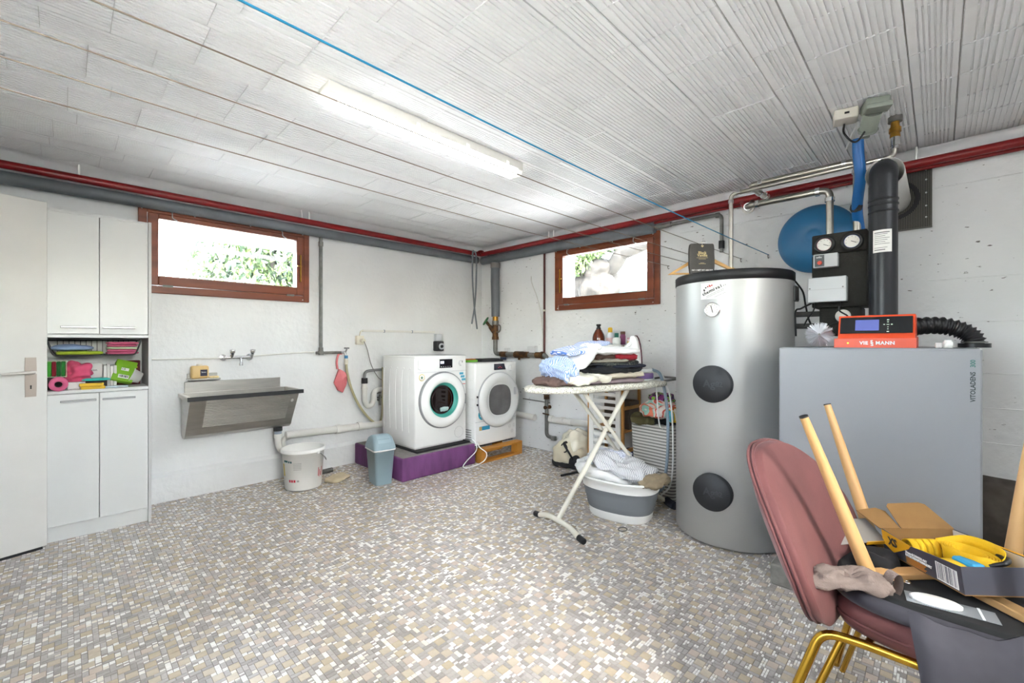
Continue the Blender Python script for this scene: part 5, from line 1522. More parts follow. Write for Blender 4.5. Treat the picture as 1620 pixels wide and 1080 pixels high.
m_pouch = P('pouch_dark', '#3c3833', .5, var=.12, vscale=10, bump=.25, bscale=25)
b = B()
b.lump((-.02, -.018, .085), (.078, .011, .095), e=.09, amp=.003, freq=14, seed=3, nu=48, nv=20)
p_ = b.build('pouch', m_pouch, t)
gold = P('pouch_gold', '#d9c58e', .5)
text('lettering', 'Black', .024, gold, p_, face_y(-.02, -.0310, .122), bold=.0005)
text('lettering', 'Vanilla', .024, gold, p_, face_y(-.02, -.0310, .106), bold=.0005)
for z, w in ((.090, .035), (.083, .022), (.058, .012), (.053, .022)):
    B().box(-.02 - w, -.02 + w, -.0312, -.0306, z, z + .0018).build('small_print', gold, p_)
text('lettering', 'NO 1 NET WT ABSORB', .0125, m_paperw, p_, face_y(-.02, -.0310, .014), bold=.0003)
b = B(); b.prism([(-.008, 0), (0, -.008), (.008, 0), (.007, .006), (.0, .003), (-.007, .006)], 0, .002, M=face_y(-.02, -.0315, .163)); b.build('heart_tag', gold, p_)
B().tube([(-.02, -.032, .165), (-.019, -.02, .195)], .0018, 6).build('string', m_cream, p_)

# ------------------------------------------------------------------ boiler
m_boiler = P('boiler_grey', '#949598', .42, var=.03, vscale=3)
t = thing('concrete_slab', 'rough concrete slab under the boiler', 'concrete slab', (2.95, .215, 0))
B().box(-.50, .40, -.37, .385, 0, .10, 0, .006, 1).build('slab', P('slab_concrete', '#8d8a84', .9, color2='#75726c', vscale=14, bump=.7, bscale=40), t)
t = thing('boiler', 'large grey oil boiler cabinet on concrete base', 'boiler', (2.90, .225, .1005))
B().box(-.40, .40, -.348, .348, .0, 1.072, 0, .006).build('casing', m_boiler, t)
B().box(-.404, -.40, -.343, .343, .01, 1.066, 0, .002, 1).build('front_panel', m_boiler, t)
B().box(-.39, .39, -.34, .34, 1.071, 1.074).build('top_seam', P('seam_dark', '#707275', .5), t)
Mv_ = basis((-.4048, -.322, 1.010 - .055), (0, 0, 1), (0, 1, 0), (-1, 0, 0))
text('lettering', 'VITOLADENS', .020, P('print_green_black', '#23302f', .5), t, Mv_ @ Matrix.Translation((-.032, 0, 0)), bold=.0004)
text('lettering', '300', .020, P('print_green', '#2f6f63', .5), t, Mv_ @ Matrix.Translation((.060, 0, 0)), bold=.0004)
# control unit
zt = 1.1746
t = thing('control_unit', 'orange boiler control unit with blue display', 'control unit', (2.62, .213, zt))
m_or = P('orange_plastic', '#d9440f', .35)
def ctl(prof, y0, y1, name, mat, par=None):
    b = B(); n = len(prof)
    vs = [(x, y0, z) for x, z in prof] + [(x, y1, z) for x, z in prof]
    b.add(vs, [(k, (k + 1) % n, n + (k + 1) % n, n + k) for k in range(n)] + [tuple(range(n))[::-1], tuple(range(n, 2 * n))])
    return b.build(name, mat, par or t)
ctl([(-.05, 0), (.18, 0), (.18, .05), (-.05, .042)][::-1], -.145, .145, 'lower_body', m_or)
ctl([(-.035, .042), (.18, .05), (.18, .152), (.0, .150)][::-1], -.140, .132, 'upper_body', m_or)
pn = Vector((-.108, 0, .035)).normalized()
up = Vector((.035, 0, .108)).normalized()
Mp = basis(Vector((-.0185, -.004, .097)) + pn * .0008, (0, -1, 0), up, pn)
pan = B().box(-.128, .128, -.033, .046, 0, .003, M=Mp).build('display_panel', P('panel_black', '#15161a', .2), t)
B().box(-.072, .014, -.020, .032, .003, .0036, M=Mp).build('screen', P('screen_blue', '#5f68ac', .3, emit=.02), pan)
for x, y, w in ((.045, .030, .004), (.045, .020, .003), (.032, .008, .003), (.045, .008, .005), (.058, .008, .003), (.045, -.004, .002), (.045, -.014, .002), (.045, -.026, .004)):
    B().box(x - w, x + w, y - .002, y + .002, .003, .0036, M=Mp).build('button', P('button_pale', '#c8d8c4', .4), pan)
Mq = face_x(-.0502, 0, .021)
text('lettering', 'VIE', .021, m_paperw, t, Mq @ Matrix.Translation((-.034, 0, 0)), bold=.0008, spacing=1.1)
text('lettering', 'MANN', .021, m_paperw, t, Mq @ Matrix.Translation((.041, 0, 0)), bold=.0008, spacing=1.1)
text('lettering', 'S', .021, m_paperw, t, Mq @ Matrix.Translation((-.006, .0045, 0)), bold=.0008)
text('lettering', 'S', .021, m_paperw, t, Mq @ Matrix.Translation((-.004, -.006, 0)), bold=.0008)
B().cyl((-.05, .092, .021), (-.052, .092, .021), .004, n=10).build('lamp', P('lit_yellow', '#ffd23a', .4, emit=.3), t)
# flue
t = thing('flue_pipe', 'black vertical flue pipe rising from the boiler', 'flue pipe', (2.97, .206, zt))
m_flue = P('flue_black', '#2b2d31', .38, .2, var=.1)
B().cyl((0, 0, 0), (0, 0, .115), .085, .082, n=32).build('flue_collar', P('collar_grey', '#cfccc6', .5), t)
B().tube(bend([(0, 0, .10), (0, 0, .925), (.11, 0, .925)], .07), .0585, 28).build('pipe', m_flue, t)
for z in (.70, .735, .76):
    B().lathe([(.0585, z - .006), (.0625, z - .003), (.0625, z + .003), (.0585, z + .006)], 32).build('pipe_bead', m_flue, t)
a0 = math.atan2(-.206, -2.97)
B().grid(lambda u, v: (.0594 * math.cos(a0 - .75 + 1.35 * u), .0594 * math.sin(a0 - .75 + 1.35 * u), .485 + .115 * v), 10, 1).build('label', m_paperw, t)
for k in range(9):
    B().grid(lambda u, v: (.0598 * math.cos(a0 - .62 + (1.05 - .15 * (k % 3)) * u), .0598 * math.sin(a0 - .62 + (1.05 - .15 * (k % 3)) * u), .588 - k * .0098 - (.0 if k < 7 else .01) - .0022 * v * (1 + (k in (0, 8)))), 6, 1).build('label_line', P('print_dark_grey', '#6b6b6b', .5), t)
t = thing('flue_sleeve', 'white flue sleeve leading through the wall grille', 'flue pipe', (3.36, .206, 2.10))
B().lathe([(.082, -.31), (.082, .40), (.079, .40), (.079, -.31), (.082, -.31)], 36, M=basis((0, 0, 0), (0, 1, 0), (0, 0, 1), (1, 0, 0))).build('sleeve', m_pvc, t)
# perforated grille
t = thing('wall_grille', 'dark perforated metal grille high on the right wall', 'grille', (3.70, .18, 1.91))
m_grille = P('grille_mesh', '#5c5a54', .6, .5)
nt = m_grille.node_tree
vo = nt.nodes.new('ShaderNodeTexVoronoi'); vo.inputs['Scale'].default_value = 130; vo.inputs['Randomness'].default_value = 0
tc = nt.nodes.new('ShaderNodeTexCoord'); rp = nt.nodes.new('ShaderNodeValToRGB')
rp.color_ramp.elements[0].position = .38; rp.color_ramp.elements[1].position = .48
rp.color_ramp.elements[0].color = hx('#1a1917'); rp.color_ramp.elements[1].color = hx('#7b7870')
nt.links.new(tc.outputs['Object'], vo.inputs['Vector']); nt.links.new(vo.outputs['Distance'], rp.inputs['Fac']); nt.links.new(rp.outputs['Color'], nt.nodes['Principled BSDF'].inputs['Base Color'])
B().box(0.0, .004, -.147, .147, 0, .40).build('mesh_plate', m_grille, t)
b = B(); b.box(-.004, .018, -.152, -.147, -.004, .404).box(-.004, .018, .147, .152, -.004, .404).box(-.004, .018, -.147, .147, -.004, 0).box(-.004, .018, -.147, .147, .40, .404); b.build('frame', P('grille_edge', '#6a6862', .6, .4), t)
B().lathe([(.10, 0), (.125, 0)], 36, M=basis((-.006, .026, .19), (0, 1, 0), (0, 0, 1), (1, 0, 0))).build('seal_ring', m_black, t)
for z in (.06, .13, .21, .29, .35):
    B().cyl((0, -.125, z), (-.003, -.125, z), .005, n=8).build('rivet', m_alu, t)
# pump group
t = thing('pump_group', 'black insulated pump group with two round thermometers', 'pump group', (3.10, .40, 1.395))
m_foam = P('black_foam', '#2a2925', .85, var=.15, vscale=30, bump=.25, bscale=120)
b = B().box(-.10, .12, -.128, .122, .0, .30, 0, .008).build('insulation_lower', m_foam, t)
B().box(-.10, .12, -.128, .122, .302, .415, 0, .008).build('insulation_upper', m_foam, t)
for y, c in ((.062, '#b0566e'), (-.062, '#4a5fae')):
    Mg = basis((-.10, y, .355), (0, -1, 0), (0, 0, 1), (-1, 0, 0))
    g = B().lathe([(.052, 0), (.050, .012), (.036, .014), (.036, .004)], 36, M=Mg).build('gauge_housing', m_black, t)
    B().lathe([(.036, .006), (.033, .0085)], 36, M=Mg).build('gauge_ring', P('ring' + c[1:], c, .4), g)
    B().lathe([(.034, .008), (0, .008)], 36, M=Mg).build('gauge_face', P('dial_white', '#e9e6de', .3), g)
    B().box(-.004, .022, -.0015, .0015, .0085, .0095, M=Mg @ Matrix.Rotation(-.45, 4, 'Z')).build('needle', m_ink, g)
    for k in range(7):
        B().box(.024, .028, -.0008, .0008, .0083, .0088, M=Mg @ Matrix.Rotation(math.radians(-20 + 36 * k), 4, 'Z')).build('tick', m_ink, g)
p = B().box(-.145, -.10, -.005, .108, .222, .298, 0, .004).build('pump_module', P('pump_grey', '#b4b6b8', .4), t)
B().box(-.1462, -.145, .056, .100, .228, .292).build('pump_label', P('label_dark', '#3a3c40', .4), p)
B().cyl((-.146, .076, .248), (-.156, .076, .248), .011, n=16).build('pump_knob', P('knob_red', '#cf3b1d', .4), p)
text('lettering', 'wilo', .016, m_paperw, p, face_x(-.1468, .080, .280))
bx = B().box(-.165, -.10, -.045, .130, .028, .165, 0, .004).build('junction_box', P('box_light_grey', '#c3c6c8', .4), t)
B().box(-.1655, -.165, -.045, .130, .096, .098).build('lid_seam', P('seam_grey', '#a9a9aa', .5), bx)
for y in (-.03, .12):
    B().cyl((-.165, y, .105), (-.1665, y, .105), .004, n=10).build('screw', m_galv, bx)
B().box(-.08, .10, -.10, .09, -.16, .0, 0, .01).build('lower_valve_block', m_foam, t)
Mg = basis((-.08, -.02, -.05), (0, -1, 0), (0, 0, 1), (-1, 0, 0))
B().lathe([(.036, 0), (.034, .012), (0, .014)], 30, M=Mg).build('lower_gauge', P('dial_white', '#e9e6de', .3), t)
for y0 in (.10, -.02):
    B().tube(spline([(-.12, y0, .03), (-.13, y0 + .01, -.02), (-.11, y0 + .04 * (1 if y0 > 0 else -.6), -.06), (-.10, y0 + .06, -.10)]), .004, 6).build('cable', m_black, t)
for z, in ((-.03,), (-.10,)):
    B().tube([(-.02, .09, z), (-.05, .30, z)], .016, 12).build('side_pipe', P('pipe_lagging', '#4b4a48', .8), t)
B().tube(spline([(-.1, .12, .03), (-.12, .17, .0), (-.11, .20, -.02), (-.10, .20, -.16)]), .005, 8).build('sensor_cable', m_black, t)
# steel pipework
def pipes(name, label, pts, r, rad=.045, fit=True):
    pts = [Vector(p) for p in pts]
    t = thing(name, label, 'pipe', pts[0])
    B().tube([p - pts[0] for p in bend(pts, rad, 8)], r, 16).build('pipe', m_pipe, t)
    for i in range(1, len(pts) - 1):
        for q in (pts[i - 1], pts[i + 1]):
            d = (q - pts[i]).normalized()
            a = pts[i] + d * (rad + .004) - pts[0]
            B().cyl(a, a + d * .022, r * 1.32, n=18).build('press_fitting', m_chrome, t)
    return t
t = pipes('steel_pipe', 'long thin steel pipe from the tank up to brass valve', [(3.10, .99, 1.619), (3.10, .99, 2.185), (3.07, .172, 2.185), (3.07, .165, 2.24)], .013, .035)
B().cyl((-.03, -.825, .62), (-.03, -.825, .665), .02, n=14).build('union', m_chrome, t)
B().cyl((-.03, -.825, .665), (-.03, -.825, .745), .022, .018, n=14).cyl((-.03, -.825, .69), (-.03, -.825, .715), .026, n=8).build('brass_valve', m_brass, t)
B().cyl((-.03, -.825, .745), (-.03, -.825, .775), .03, n=14).build('ceiling_collar', m_galv, t)
pipes('steel_pipe', 'upper steel flow pipe running to the pump group', [(3.20, .338, 1.812), (3.20, .338, 2.247), (3.20, .90, 2.247), (3.46, .90, 2.25), (3.60, .90, 2.27)], .019)
pipes('steel_pipe', 'lower steel flow pipe running to the pump group', [(3.17, .462, 1.812), (3.17, .462, 2.105), (3.17, .91, 2.105), (3.40, .97, 2.15), (3.60, 1.0, 2.25)], .019)
# expansion vessel
t = thing('expansion_vessel', 'round blue expansion vessel mounted on the wall', 'expansion vessel', (3.60, .60, 1.91))
B().lathe([(0, .105), (.04, .104), (.05, .094), (.06, .10), (.12, .088), (.19, .055), (.228, .012), (.234, -.01), (.228, -.035), (.15, -.09), (0, -.11)], 64, M=basis((0, 0, 0), (0, -1, 0), (0, 0, 1), (-1, 0, 0))).build('vessel', P('vessel_blue', '#2f74a5', .42, var=.05), t)
B().lathe([(.26, .0), (.26, .0)], 4).prism([(-.035, -.016), (.03, -.02), (.035, .016), (0, .03), (-.03, .016)], .095, .097, M=basis((0, 0, 0), (0, -1, 0), (0, 0, 1), (-1, 0, 0)) @ Matrix.Translation((-.06, -.045, -.008))).build('label', P('label_cream', '#d7c6b8', .5), t)
# blue hose and ceiling connection
t = thing('blue_hose', 'blue plastic conduit hose hanging from the ceiling', 'hose', (3.02, .315, 2.31))
B().tube(spline([(0, 0, 0), (.02, -.0, -.08), (.05, -.005, -.2), (.16, .02, -.36), (.25, .0, -.55), (.27, -.04, -.72), (.25, -.05, -.95), (.22, -.03, -1.05)], 8), .026, 14).build('hose', P('hose_blue', '#1263a8', .4), t)
B().tube([(.15, .015, -.34), (.13, .03, -.34)], .03, 8).build('cable_tie', m_black, t)
t = thing('power_socket', 'grey green industrial power socket on the ceiling', 'power socket', (2.82, .235, HC), math.radians(20))
t.scale = (.82, .82, .82)
m_cee = P('cee_grey_green', '#83897f', .45)
B().box(-.10, .02, -.06, .06, -.06, 0, 0, .012).build('housing', m_cee, t)
B().box(-.12, -.03, -.063, .063, -.075, -.045, 0, .006).build('cover', m_cee, t)
B().tube([(.0, 0, -.05), (.085, 0, -.115)], [.048, .045], 20).build('socket_barrel', m_cee, t)
B().lathe([(0, .02), (.03, .018), (.05, .006), (.054, -.004), (0, -.004)], 28, M=basis((.095, 0, -.118), (0, 1, 0), Vector((.6, 0, .8)).normalized(), Vector((.8, 0, -.6)).normalized())).build('flap', m_cee, t)
B().box(.12, .15, -.02, .02, -.15, -.142, 0, .003, 1).build('flap_tab', m_cee, t)
B().box(.02, .04, -.025, .025, -.10, -.085).build('name_plate', P('plate_cream', '#d9d2b8', .5), t)
B().tube(spline([(.06, .02, -.13), (.05, .06, -.19), (.02, .10, -.2), (.02, .14, -.14), (.06, .13, -.08), (.10, .12, -.05)]), .006, 8).build('cable', m_black, t)
t = thing('ceiling_box', 'cream junction box on ceiling beside the grey socket', 'junction box', (2.82, .345, HC), math.radians(12))
B().box(-.05, .05, -.05, .05, -.05, 0, 0, .004, 1).build('box', P('box_cream', '#d8d2c6', .5), t)
B().box(-.0515, -.05, -.012, .008, -.03, -.02).build('knockout', m_black, t)
B().tube([(.04, -.05, -.04), (.12, -.06, -.03), (.50, -.05, -.012)], .008, 8).build('white_cable', m_paperw, t)
# chimney brush, hose, plug on the boiler
t = thing('chimney_brush', 'silver bristle chimney brush lying on the boiler', 'brush', (2.75, .445, zt + .064), math.radians(189))
b = B(); rb = random.Random(2)
for k in range(420):
    x = rb.uniform(-.06, .07); a = rb.uniform(0, 2 * PI); r = rb.uniform(.05, .066)
    y, z = r * math.cos(a), r * math.sin(a)
    e = rb.uniform(-.02, .02)
    b.cyl((x, 0, 0), (x + e, y, max(z, -.062)), .0016, .0009, n=3, caps=False, smooth=False)
b.build('bristles', P('silver_bristle', '#dedee2', .35, .3), t)
B().cyl((-.07, 0, 0), (.10, 0, 0), .006, n=8).build('brush_core', m_galv, t)
t = thing('air_hose', 'black corrugated air hose behind the control unit', 'hose', (2.95, .02, zt))
hp = spline([(-.15, .13, .06), (-.05, .06, .10), (.02, -.03, .105), (.04, -.10, .08), (.04, -.135, .045), (.04, -.14, .012)], 14)
b = B().tube(hp, [.036 + .004 * math.cos(k * PI / 2) + .003 * (k % 4 == 0) for k in range(len(hp))], 18); b.build('hose', P('hose_black', '#1b1b1c', .45), t)
B().cyl((.04, -.14, .0), (.04, -.14, .02), .055, n=24).build('hose_base', m_black, t)
B().tube([Vector((.04, -.14, .025)) + Vector((.042 * math.cos(a), .042 * math.sin(a), 0)) for a in [k * PI / 10 for k in range(20)]], .004, 6, closed=True).build('hose_clamp', m_galv, t)
t = thing('pipe_fitting', 'small white fitting on top of the boiler edge', 'fitting', (2.65, -.028, zt)); B().lathe([(0, 0), (.016, 0), (.016, .026), (.012, .028), (.012, .034), (0, .034)], 18).build('cap', m_paperw, t)
t = thing('pipe_fitting', 'small pale clip near the air hose base', 'fitting', (2.75, .0, zt)); B().box(-.02, .02, -.012, .012, 0, .022, 0, .003, 1).build('clip', m_paperw, t)

# ------------------------------------------------------------------ pink chair
m_velvet = P('pink_velvet', '#6d3f3d', .8, color2='#5b3331', vscale=5, sheen=.1, bump=.05, bscale=200)
m_velvet2 = P('pink_velvet_back', '#865b5c', .8, var=.12, vscale=7, sheen=.1)
m_gold = P('gold_metal', '#cfa23c', .25, 1.0, var=.1)
CH = (1.518, 0.018, 0)
t = thing('velvet_chair', 'pink velvet chair with gold legs, stacked with things', 'chair', CH, -.114)
# backrest: rounded shell, local x across, y front is -, leaning back (+y) upwards
def back_outline(a, s=1.0):
    # egg outline: wide low, rounded top
    x = math.sin(a); z = math.cos(a)
    w = .250 - .047 * max(0, z) ** 1.2 - .03 * max(0, -z) ** 2
    return (math.copysign(abs(x) ** .72, x) * w * s, .655 + math.copysign(abs(z) ** .78, z) * .225 * s)
def back_pt(a, s, front):
    x, z = back_outline(a, s)
    h = (z - .43) / .45
    y = .20 + .15 * h + .035 * h * h - .055 * (abs(x) / .25) ** 2.2   # wings curve forward
    th = .030 * (1 - s ** 4) + .020
    return (x, y - (th if front else -th), z)
n = 48
for front, nm, m in ((True, 'backrest_cushion', m_velvet), (False, 'backrest_shell', m_velvet2)):
    b = B(); rings = []
    for s in (1.0, .985, .95, .88, .75, .5, .25, .08, .005):
        rings.append([back_pt(2 * PI * k / n, s, front) for k in range(n)])
    edge = [(lambda p, q: tuple((p[i] + q[i]) / 2 for i in range(3)))(back_pt(2 * PI * k / n, 1.0, True), back_pt(2 * PI * k / n, 1.0, False)) for k in range(n)]
    rings = [edge] + rings
    if not front: rings = [r[::-1] for r in rings]
    loft(b, rings, cap0=False, cap1=True)
    b.build(nm, m, t)
for off in (-.006, .006):
    b = B().tube([Vector(back_pt(2 * PI * k / n, 1.006, False)) * .5 + Vector(back_pt(2 * PI * k / n, 1.006, True)) * .5 + Vector((0, off + .012, 0)) for k in range(n)], .0045, 8, closed=True); b.build('piping', m_velvet, t)
def seat_ring(s, z, n=44):
    out = []
    for k in range(n):
        a = 2 * PI * k / n
        sy = math.copysign(abs(math.sin(a)) ** .62, math.sin(a))
        out.append((math.copysign(abs(math.cos(a)) ** .62, math.cos(a)) * .19 * s + .07 + .015 * (1 - sy), -.045 + sy * .245 * s, z))
    return out
b = B(); loft(b, [seat_ring(.86, .436), seat_ring(.95, .442), seat_ring(.99, .460), seat_ring(.985, .470)]); b.build('seat_shell', m_velvet, t)
b = B(); loft(b, [seat_ring(.985, .470), seat_ring(1.0, .482), seat_ring(.97, .498), seat_ring(.90, .5045)]); b.build('seat_cushion', m_velvet, t)
b = B().tube(seat_ring(1.0, .470), .0045, 8, closed=True); b.build('piping', m_velvet, t)
legs = [(-.20, .14, -.245, .235), (.20, .14, .245, .235), (-.20, -.235, -.225, -.275), (.20, -.235, .225, -.275)]
for s in (-1, 1):
    b = B().tube(bend([(.075 + s * .38, .31, .0), (.075 + s * .20, .195, .425), (.075 + s * .185, .12, .430), (.095 + s * .17, -.22, .430), (.095 + s * .19, -.27, .39), (.095 + s * .26, -.33, 0)], .04, 6), .0115, 12)
    b.build('leg', m_gold, t)
    B().tube([(.075 + s * .36, .285, .0), (.075 + s * .175, .15, .428)], .009, 10).build('leg_brace', m_gold, t)
B().tube([(-.11, .10, .430), (.26, .10, .430)], .009, 10).build('crossbar', m_gold, t)
B().tube([(-.075, -.20, .430), (.265, -.20, .430)], .009, 10).build('crossbar', m_gold, t)

# ------------------------------------------------------------------ grey chair turned upside down on it
m_grey = P('grey_velvet', '#45434a', .8, color2='#312f36', vscale=6, sheen=.3)
t = thing('upturned_chair', 'grey velvet chair with wooden legs, upside down', 'chair', (1.60, -.03, .505))
def gs(s, z, n=44):
    return [(math.copysign(abs(math.cos(2 * PI * k / n)) ** .6, math.cos(2 * PI * k / n)) * .245 * s + .06, math.copysign(abs(math.sin(2 * PI * k / n)) ** .6, math.sin(2 * PI * k / n)) * .26 * s, z) for k in range(n)]
b = B(); loft(b, [gs(.90, 0.0), gs(.98, .008), gs(1.0, .026), gs(.98, .042), gs(.94, .049)]); b.build('seat', m_grey, t)
b = B(); loft(b, [gs(.95, .046), gs(.93, .0565), gs(.90, .0575)]); b.build('seat_underside', P('underside_black', '#1b1b1c', .9, var=.15, vscale=20), t)
zf = .0575
Lb = [(-.078, .162), (.205, .18), (.215, -.11), (-.07, -.12)]          # leg feet positions on the frame
Lt = [(-.18, .295, .4885), (.275, .31, .4735), (.27, -.165, .5335), (-.16, -.30, .4935)]
for (x, y), (X, Y, Z) in zip(Lb, Lt):
    d = (Vector((X, Y, Z)) - Vector((x, y, zf)))
    lg = B().tube([Vector((x, y, zf)), Vector((x, y, zf)) + d * .5, Vector((X, Y, Z))], [.0185, .0155, .0105], 18).build('leg', m_wood, t)
    B().cyl((X, Y, Z), Vector((X, Y, Z)) + d.normalized() * .004, .0112, n=16).build('leg_cap', m_dark, lg)
for i, j in ((0, 2), (1, 3)):
    p, q = Vector((*Lb[i], zf + .016)), Vector((*Lb[j], zf + .016 + (.001 if i else 0)))
    d = (q - p).normalized(); e = Vector((-d.y, d.x, 0))
    b = B().box(-.012, (q - p).length + .012, -.02, .02, -.016, .002, 0, .003, 1, M=basis(p, d, e, (0, 0, 1))); b.build('frame_bar', m_wood, t)
for x, y in ((-.04, .09), (.03, .15), (.02, .06), (-.10, .03)):
    B().lathe([(.008, 0), (.008, .003), (.004, .003), (.004, .001)], 16, M=Matrix.Translation((x, y, zf))).build('washer', m_chrome, t)
# backrest hanging down in front (local -x side)
b = B()
def gb(u, v):
    # u across (y), v downwards
    y = .08 - .46 * u - .07 * v
    z = .092 - .42 * v
    bulge = .045 * (math.sin(PI * min(1, max(0, u))) ** .5) * (math.sin(PI * min(1, max(0.0, v * .93))) ** .5)
    x = -.285 - .06 * v + .10 * u + .012 * noise.noise(Vector((u * 5, v * 4, 1)))
    z += (.013 * math.cos(u * 15) + .006 * math.cos(u * 31)) * (1 - v) - .012 * u * (1 - v) - .05 * max(0, .12 - u) ** 2 / .0144 * .35 * (1 - v)
    return x, y, z, bulge
nu_, nv_ = 30, 16
b.grid(lambda u, v: (lambda q: (q[0] - q[3], q[1], q[2]))(gb(u, v)), nu_, nv_)
b.grid(lambda u, v: (lambda q: (q[0] + q[3] * .7 + .004, q[1], q[2]))(gb(1 - u, v)), nu_, nv_)
bk_ = b.build('backrest', m_grey, t)
B().tube([(-.20, .03, .03), (-.275, .03, .028)], .012, 8).build('back_bracket', m_dark, t)
B().tube([(-.15, -.2, .03), (-.20, -.23, .028)], .012, 8).build('back_bracket', m_dark, t)
# things lying on the upturned chair
zc = .5625
t = thing('strap_box', 'open cardboard box of yellow ratchet straps', 'cardboard box', (1.499, -.045, .595))
e1 = Vector((.234, .162, -.028)); e2 = Vector((.109, -.157, .012)); up = e2.cross(e1).normalized()
up = up if up.z > 0 else -up
Hb = .066
l1, l2 = e1.length, e2.length
d1_, d2_ = e1.normalized(), e2.normalized()
d2_ = (d2_ - d1_ * d2_.dot(d1_)).normalized()
Mx = basis((0, 0, 0), d1_, d2_, up)
m_kraft = P('kraft_inside', '#8f6a3c', .85, var=.1, vscale=20)
m_boxout = P('box_slate', '#45454f', .5, var=.08)
m_boxyel = P('box_amber', '#eeb01f', .5)
th = .0025
B().box(0, l1, 0, l2, 0, th, M=Mx).build('bottom', m_kraft, t)
prof = [(0, 0), (l1, 0), (l1, Hb), (l1 * .96, Hb), (l1 * .55, Hb * .80), (l1 * .50, Hb * .82), (l1 * .48, Hb * .86), (0, Hb)]
for y0, nm in ((0.0, 'long_side'), (l2 - th, 'long_side')):
    s_ = B(); s_.prism([(0, th), (l1, th), (l1, Hb), (l1 * .60, Hb * .82), (l1 * .5, Hb * .86), (0, Hb)] if y0 == 0 else [(0, th), (l1, th), (l1, Hb), (0, Hb)], 0, th, M=Mx @ basis((0, y0 + th, 0), (1, 0, 0), (0, 0, 1), (0, -1, 0)))
    side = s_.build(nm, m_boxout, t)
    if y0 == 0: front_side = side
B().box(0, th, th, l2 - th, th, Hb, M=Mx).build('short_side', m_boxout, t)
B().box(l1 - th, l1, th, l2 - th, th, Hb, M=Mx).build('short_side', m_kraft, t)
B().box(th, l1 - th, l2 - 2 * th - .0008, l2 - th - .0006, th, Hb - .002, M=Mx).build('inner_lining', P('lining_white', '#d8cfc2', .7), t)
B().box(0, l1 * .55, l2 - th, l2 + .001, Hb, Hb + .002, M=Mx).build('amber_edge', m_boxyel, t)
# the printed side faces -d2: writing runs from the far end (left in view) to the near end
Mf = Mx @ basis((l1, -.0004, 0), (-1, 0, 0), (0, 0, 1), (0, -1, 0))
am = B(); am.prism([(0, .028), (.045, .012), (l1 * .38, .044), (l1 * .42, Hb * .84), (0.004, Hb - .001), (0, Hb - .001)], 0, .0005, M=Mf); am.build('amber_panel', m_boxyel, front_side)
text('lettering', 'XS', .030, P('logo_dark', '#34343a', .5), front_side, Mf @ Matrix.Translation((.045, .040, .0008)), bold=.0012)
text('lettering', '25mm-SCHWERLAST', .0088, m_paperw, front_side, Mf @ Matrix.Translation((.095, .034, .0008)), align='LEFT', bold=.0002)
text('lettering', 'RATSCHENSPANNGURT', .0088, m_paperw, front_side, Mf @ Matrix.Translation((.095, .026, .0008)), align='LEFT', bold=.0002)
m_oline = P('print_orange', '#d98a1f', .5)
for k in range(5):
    B().box(.095, .095 + .075 - .004 * (k % 3), .0195 - k * .0036, .0212 - k * .0036, .0003, .0007, M=Mf).build('print_line', m_oline, front_side)
bc = B().box(.205, .272, .006, .050, .0002, .0006, M=Mf).build('barcode_label', m_paperw, front_side)
rb = random.Random(9); xx = .209
while xx < .268:
    w = rb.choice([.0008, .0012, .002, .003])
    B().box(xx, xx + w, .009, .049, .0006, .001, M=Mf).build('barcode_bar', P('barcode_grey', '#77777c', .6), bc)
    xx += w + rb.choice([.0012, .0018, .0028])
# lid flaps standing open at the far end
fl = B()
fl.prism([(.052, 0), (l2, 0), (l2 - .03, .082), (l2 - .045, .088), (.06, .085), (.052, .075)], 0, .002, M=Mx @ basis((l1, 0, Hb), (0, 1, 0), Vector((.74, 0, .67)).normalized(), Vector((-.67, 0, .74)).normalized()))
fl.build('lid_flap', m_kraft, t)
fl = B()
fl.prism([(-.005, 0), (.05, 0), (.05, .070), (.03, .085), (-.03, .075)], 0, .002, M=Mx @ basis((l1, 0, Hb), (0, 1, 0), Vector((.88, 0, .48)).normalized(), Vector((-.48, 0, .88)).normalized()))
fl.build('corner_flap', m_kraft, t)
fl = B()
fl.prism([(0, 0), (.16, -.005), (.20, .02), (.16, .065), (.09, .085), (0, .085)], 0, .002, M=basis(Vector((.234, .158, .004)), Vector((-.70, .70, -.05)).normalized(), Vector((.60, .62, .42)).normalized(), Vector((-.3, -.25, .9)).normalized()))
fl.build('side_flap', P('flap_grey', '#8a847e', .7), t)
B().box(0, .06, -.003, .0, -.008, .003, M=basis(Vector((.234, .158, .004)), Vector((-.70, .70, -.05)).normalized(), Vector((.60, .62, .42)).normalized(), Vector((-.3, -.25, .9)).normalized())).build('amber_edge', m_boxyel, t)
# straps inside
m_strap = P('strap_yellow', '#e9b90f', .7, var=.1, vscale=30, bump=.2, bscale=300)
Mb0 = Matrix.Translation((1.499, -.045, .595)) @ Mx
def ribbon(b, pts, w, axis, thick=.0016):
    axis = Vector(axis)
    pts = [Vector(p) for p in pts]
    n = len(pts)
    vs = []
    for i, p in enumerate(pts):
        t_ = (pts[min(i + 1, n - 1)] - pts[max(i - 1, 0)]).normalized()
        nn = axis.cross(t_).normalized() * thick / 2
        for a, c in ((-1, -1), (1, -1), (1, 1), (-1, 1)):
            vs.append(p + axis * (w / 2 * a) + nn * c)
    fs = []
    for i in range(n - 1):
        for k in range(4):
            fs.append((i * 4 + k, i * 4 + (k + 1) % 4, (i + 1) * 4 + (k + 1) % 4, (i + 1) * 4 + k))
    fs += [(3, 2, 1, 0), (n * 4 - 4, n * 4 - 3, n * 4 - 2, n * 4 - 1)]
    b.add(vs, fs, 0, True)
rs = thing('ratchet_strap', 'coiled yellow ratchet strap in the box', 'strap', Mb0 @ Vector((.11, .10, th + .001)), 0, 'yellow straps in the box')
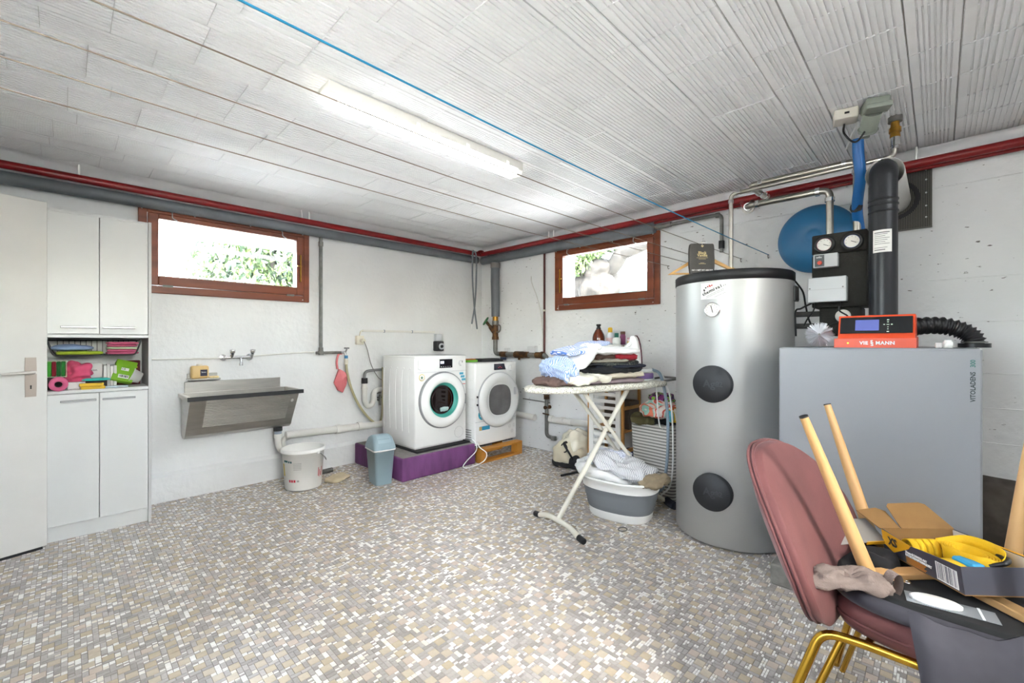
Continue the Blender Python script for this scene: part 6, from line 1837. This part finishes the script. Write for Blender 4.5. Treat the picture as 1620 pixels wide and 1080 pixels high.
Ml = Mx.to_3x3().to_4x4()
b = B()
for k in range(5):
    r = .026 + .0042 * k
    ribbon(b, [Ml @ Vector((1.75 * r * math.cos(a), r * math.sin(a) * .85, .036)) for a in [j * 2 * PI / 28 for j in range(29)]], .052, Ml @ Vector((0, 0, 1)))
b.build('coil', m_strap, rs)
b = B(); ribbon(b, [Ml @ p for p in spline([(.09, -.02, .05), (.06, .03, .068), (0, .045, .07), (-.06, .03, .066), (-.085, -.0, .05)])], .03, Ml @ Vector((0, .3, .95)).normalized()); b.build('loose_band', m_strap, rs)
B().box(-.08, -.015, -.055, -.025, .040, .056, 0, .004, 1, M=Ml).build('label', P('label_sky', '#2f9fd0', .5), rs)
B().tube([Ml @ p for p in spline([(-.07, -.01, .05), (-.085, .01, .062), (-.07, .03, .066), (-.03, .04, .06)])], .006, 8).build('ratchet_handle', m_black, rs)
rs = thing('ratchet_strap', 'folded yellow strap end at left of the box', 'strap', Mb0 @ Vector((.21, .05, th + .001)), 0, 'yellow straps in the box')
b = B()
for k in range(4):
    y = -.03 + k * .016
    ribbon(b, [Ml @ p for p in spline([(-.035, y, .01), (-.03, y + .003, .045), (-.005, y + .006, .058), (.02, y + .004, .045), (.03, y, .012)])], .02, Ml @ Vector((0, 1, 0)), .003)
b.build('folded_band', m_strap, rs)
rs = thing('ratchet_strap', 'yellow strap bundle nearest the box corner', 'strap', Mb0 @ Vector((.06, .035, th + .001)), 0, 'yellow straps in the box')
b = B()
for k in range(3):
    ribbon(b, [Ml @ p for p in spline([(-.05, -.02 + k * .01, .012 + .014 * k), (-.02, -.018 + k * .01, .05 - k * .004), (.03, -.018 + k * .01, .046), (.055, -.02 + k * .01, .02 + .01 * k)])], .03, Ml @ Vector((0, 1, 0)), .003)
b.build('bundle', m_strap, rs)
# sock
p = onZ(1336, 918, zc + .02)
o = B()
o.lump((0, 0, .022), (.105, .044, .022), e=.75, amp=.010, freq=14, seed=5, nu=72, nv=24, wrinkle=.012, flatbottom=-.021, M=Matrix.Rotation(math.radians(-58), 4, 'Z'))
o.tube([(.062, -.082, .024), (.048, -.101, .022)], [.031, .030], 20, flat=.6, up=(0, 0, 1), caps=False)
o = o.build('grey_sock', P('sock_taupe', '#7d6e66', .95, var=.12, vscale=40, bump=.3, bscale=300)); o.location = (p.x, p.y, zc + .003); tag(o, 'taupe sock lying on the upturned chair', 'sock')
# felt pads in a bag
p = onZ(1498, 958, zc + .002)
t = thing('felt_pad_bag', 'clear zip bag with white felt pads', 'plastic bag', (p.x, p.y, zc + .0015), math.radians(-82))
B().box(-.075, .085, -.028, .028, 0, .001).build('bag', P('clear_bag', '#8d9094', .12, coat=.6), t)
B().box(.055, .060, -.028, .028, .001, .0022).build('zip_strip', P('zip_white', '#d8dadb', .4), t)
B().lathe([(0, .009), (.028, .009), (.031, .006), (.031, .001), (0, .001)], 30, M=Matrix.Translation((-.02, 0, 0)) @ Matrix.Diagonal((1.55, .8, 1, 1))).build('felt_pad', m_paperw, t)
o = B().lump((0, 0, .02), (.055, .05, .022), e=.8, amp=.015, freq=14, seed=12, flatbottom=-.019).build('dark_shade_lump', P('shade_black', '#1a191b', .95)); o.location = (1.62, .125, zc + .001); tag(o, 'dark lump standing in for shade beside the box flap', 'cloth')  # dark lump in place of the shadow under the box flap
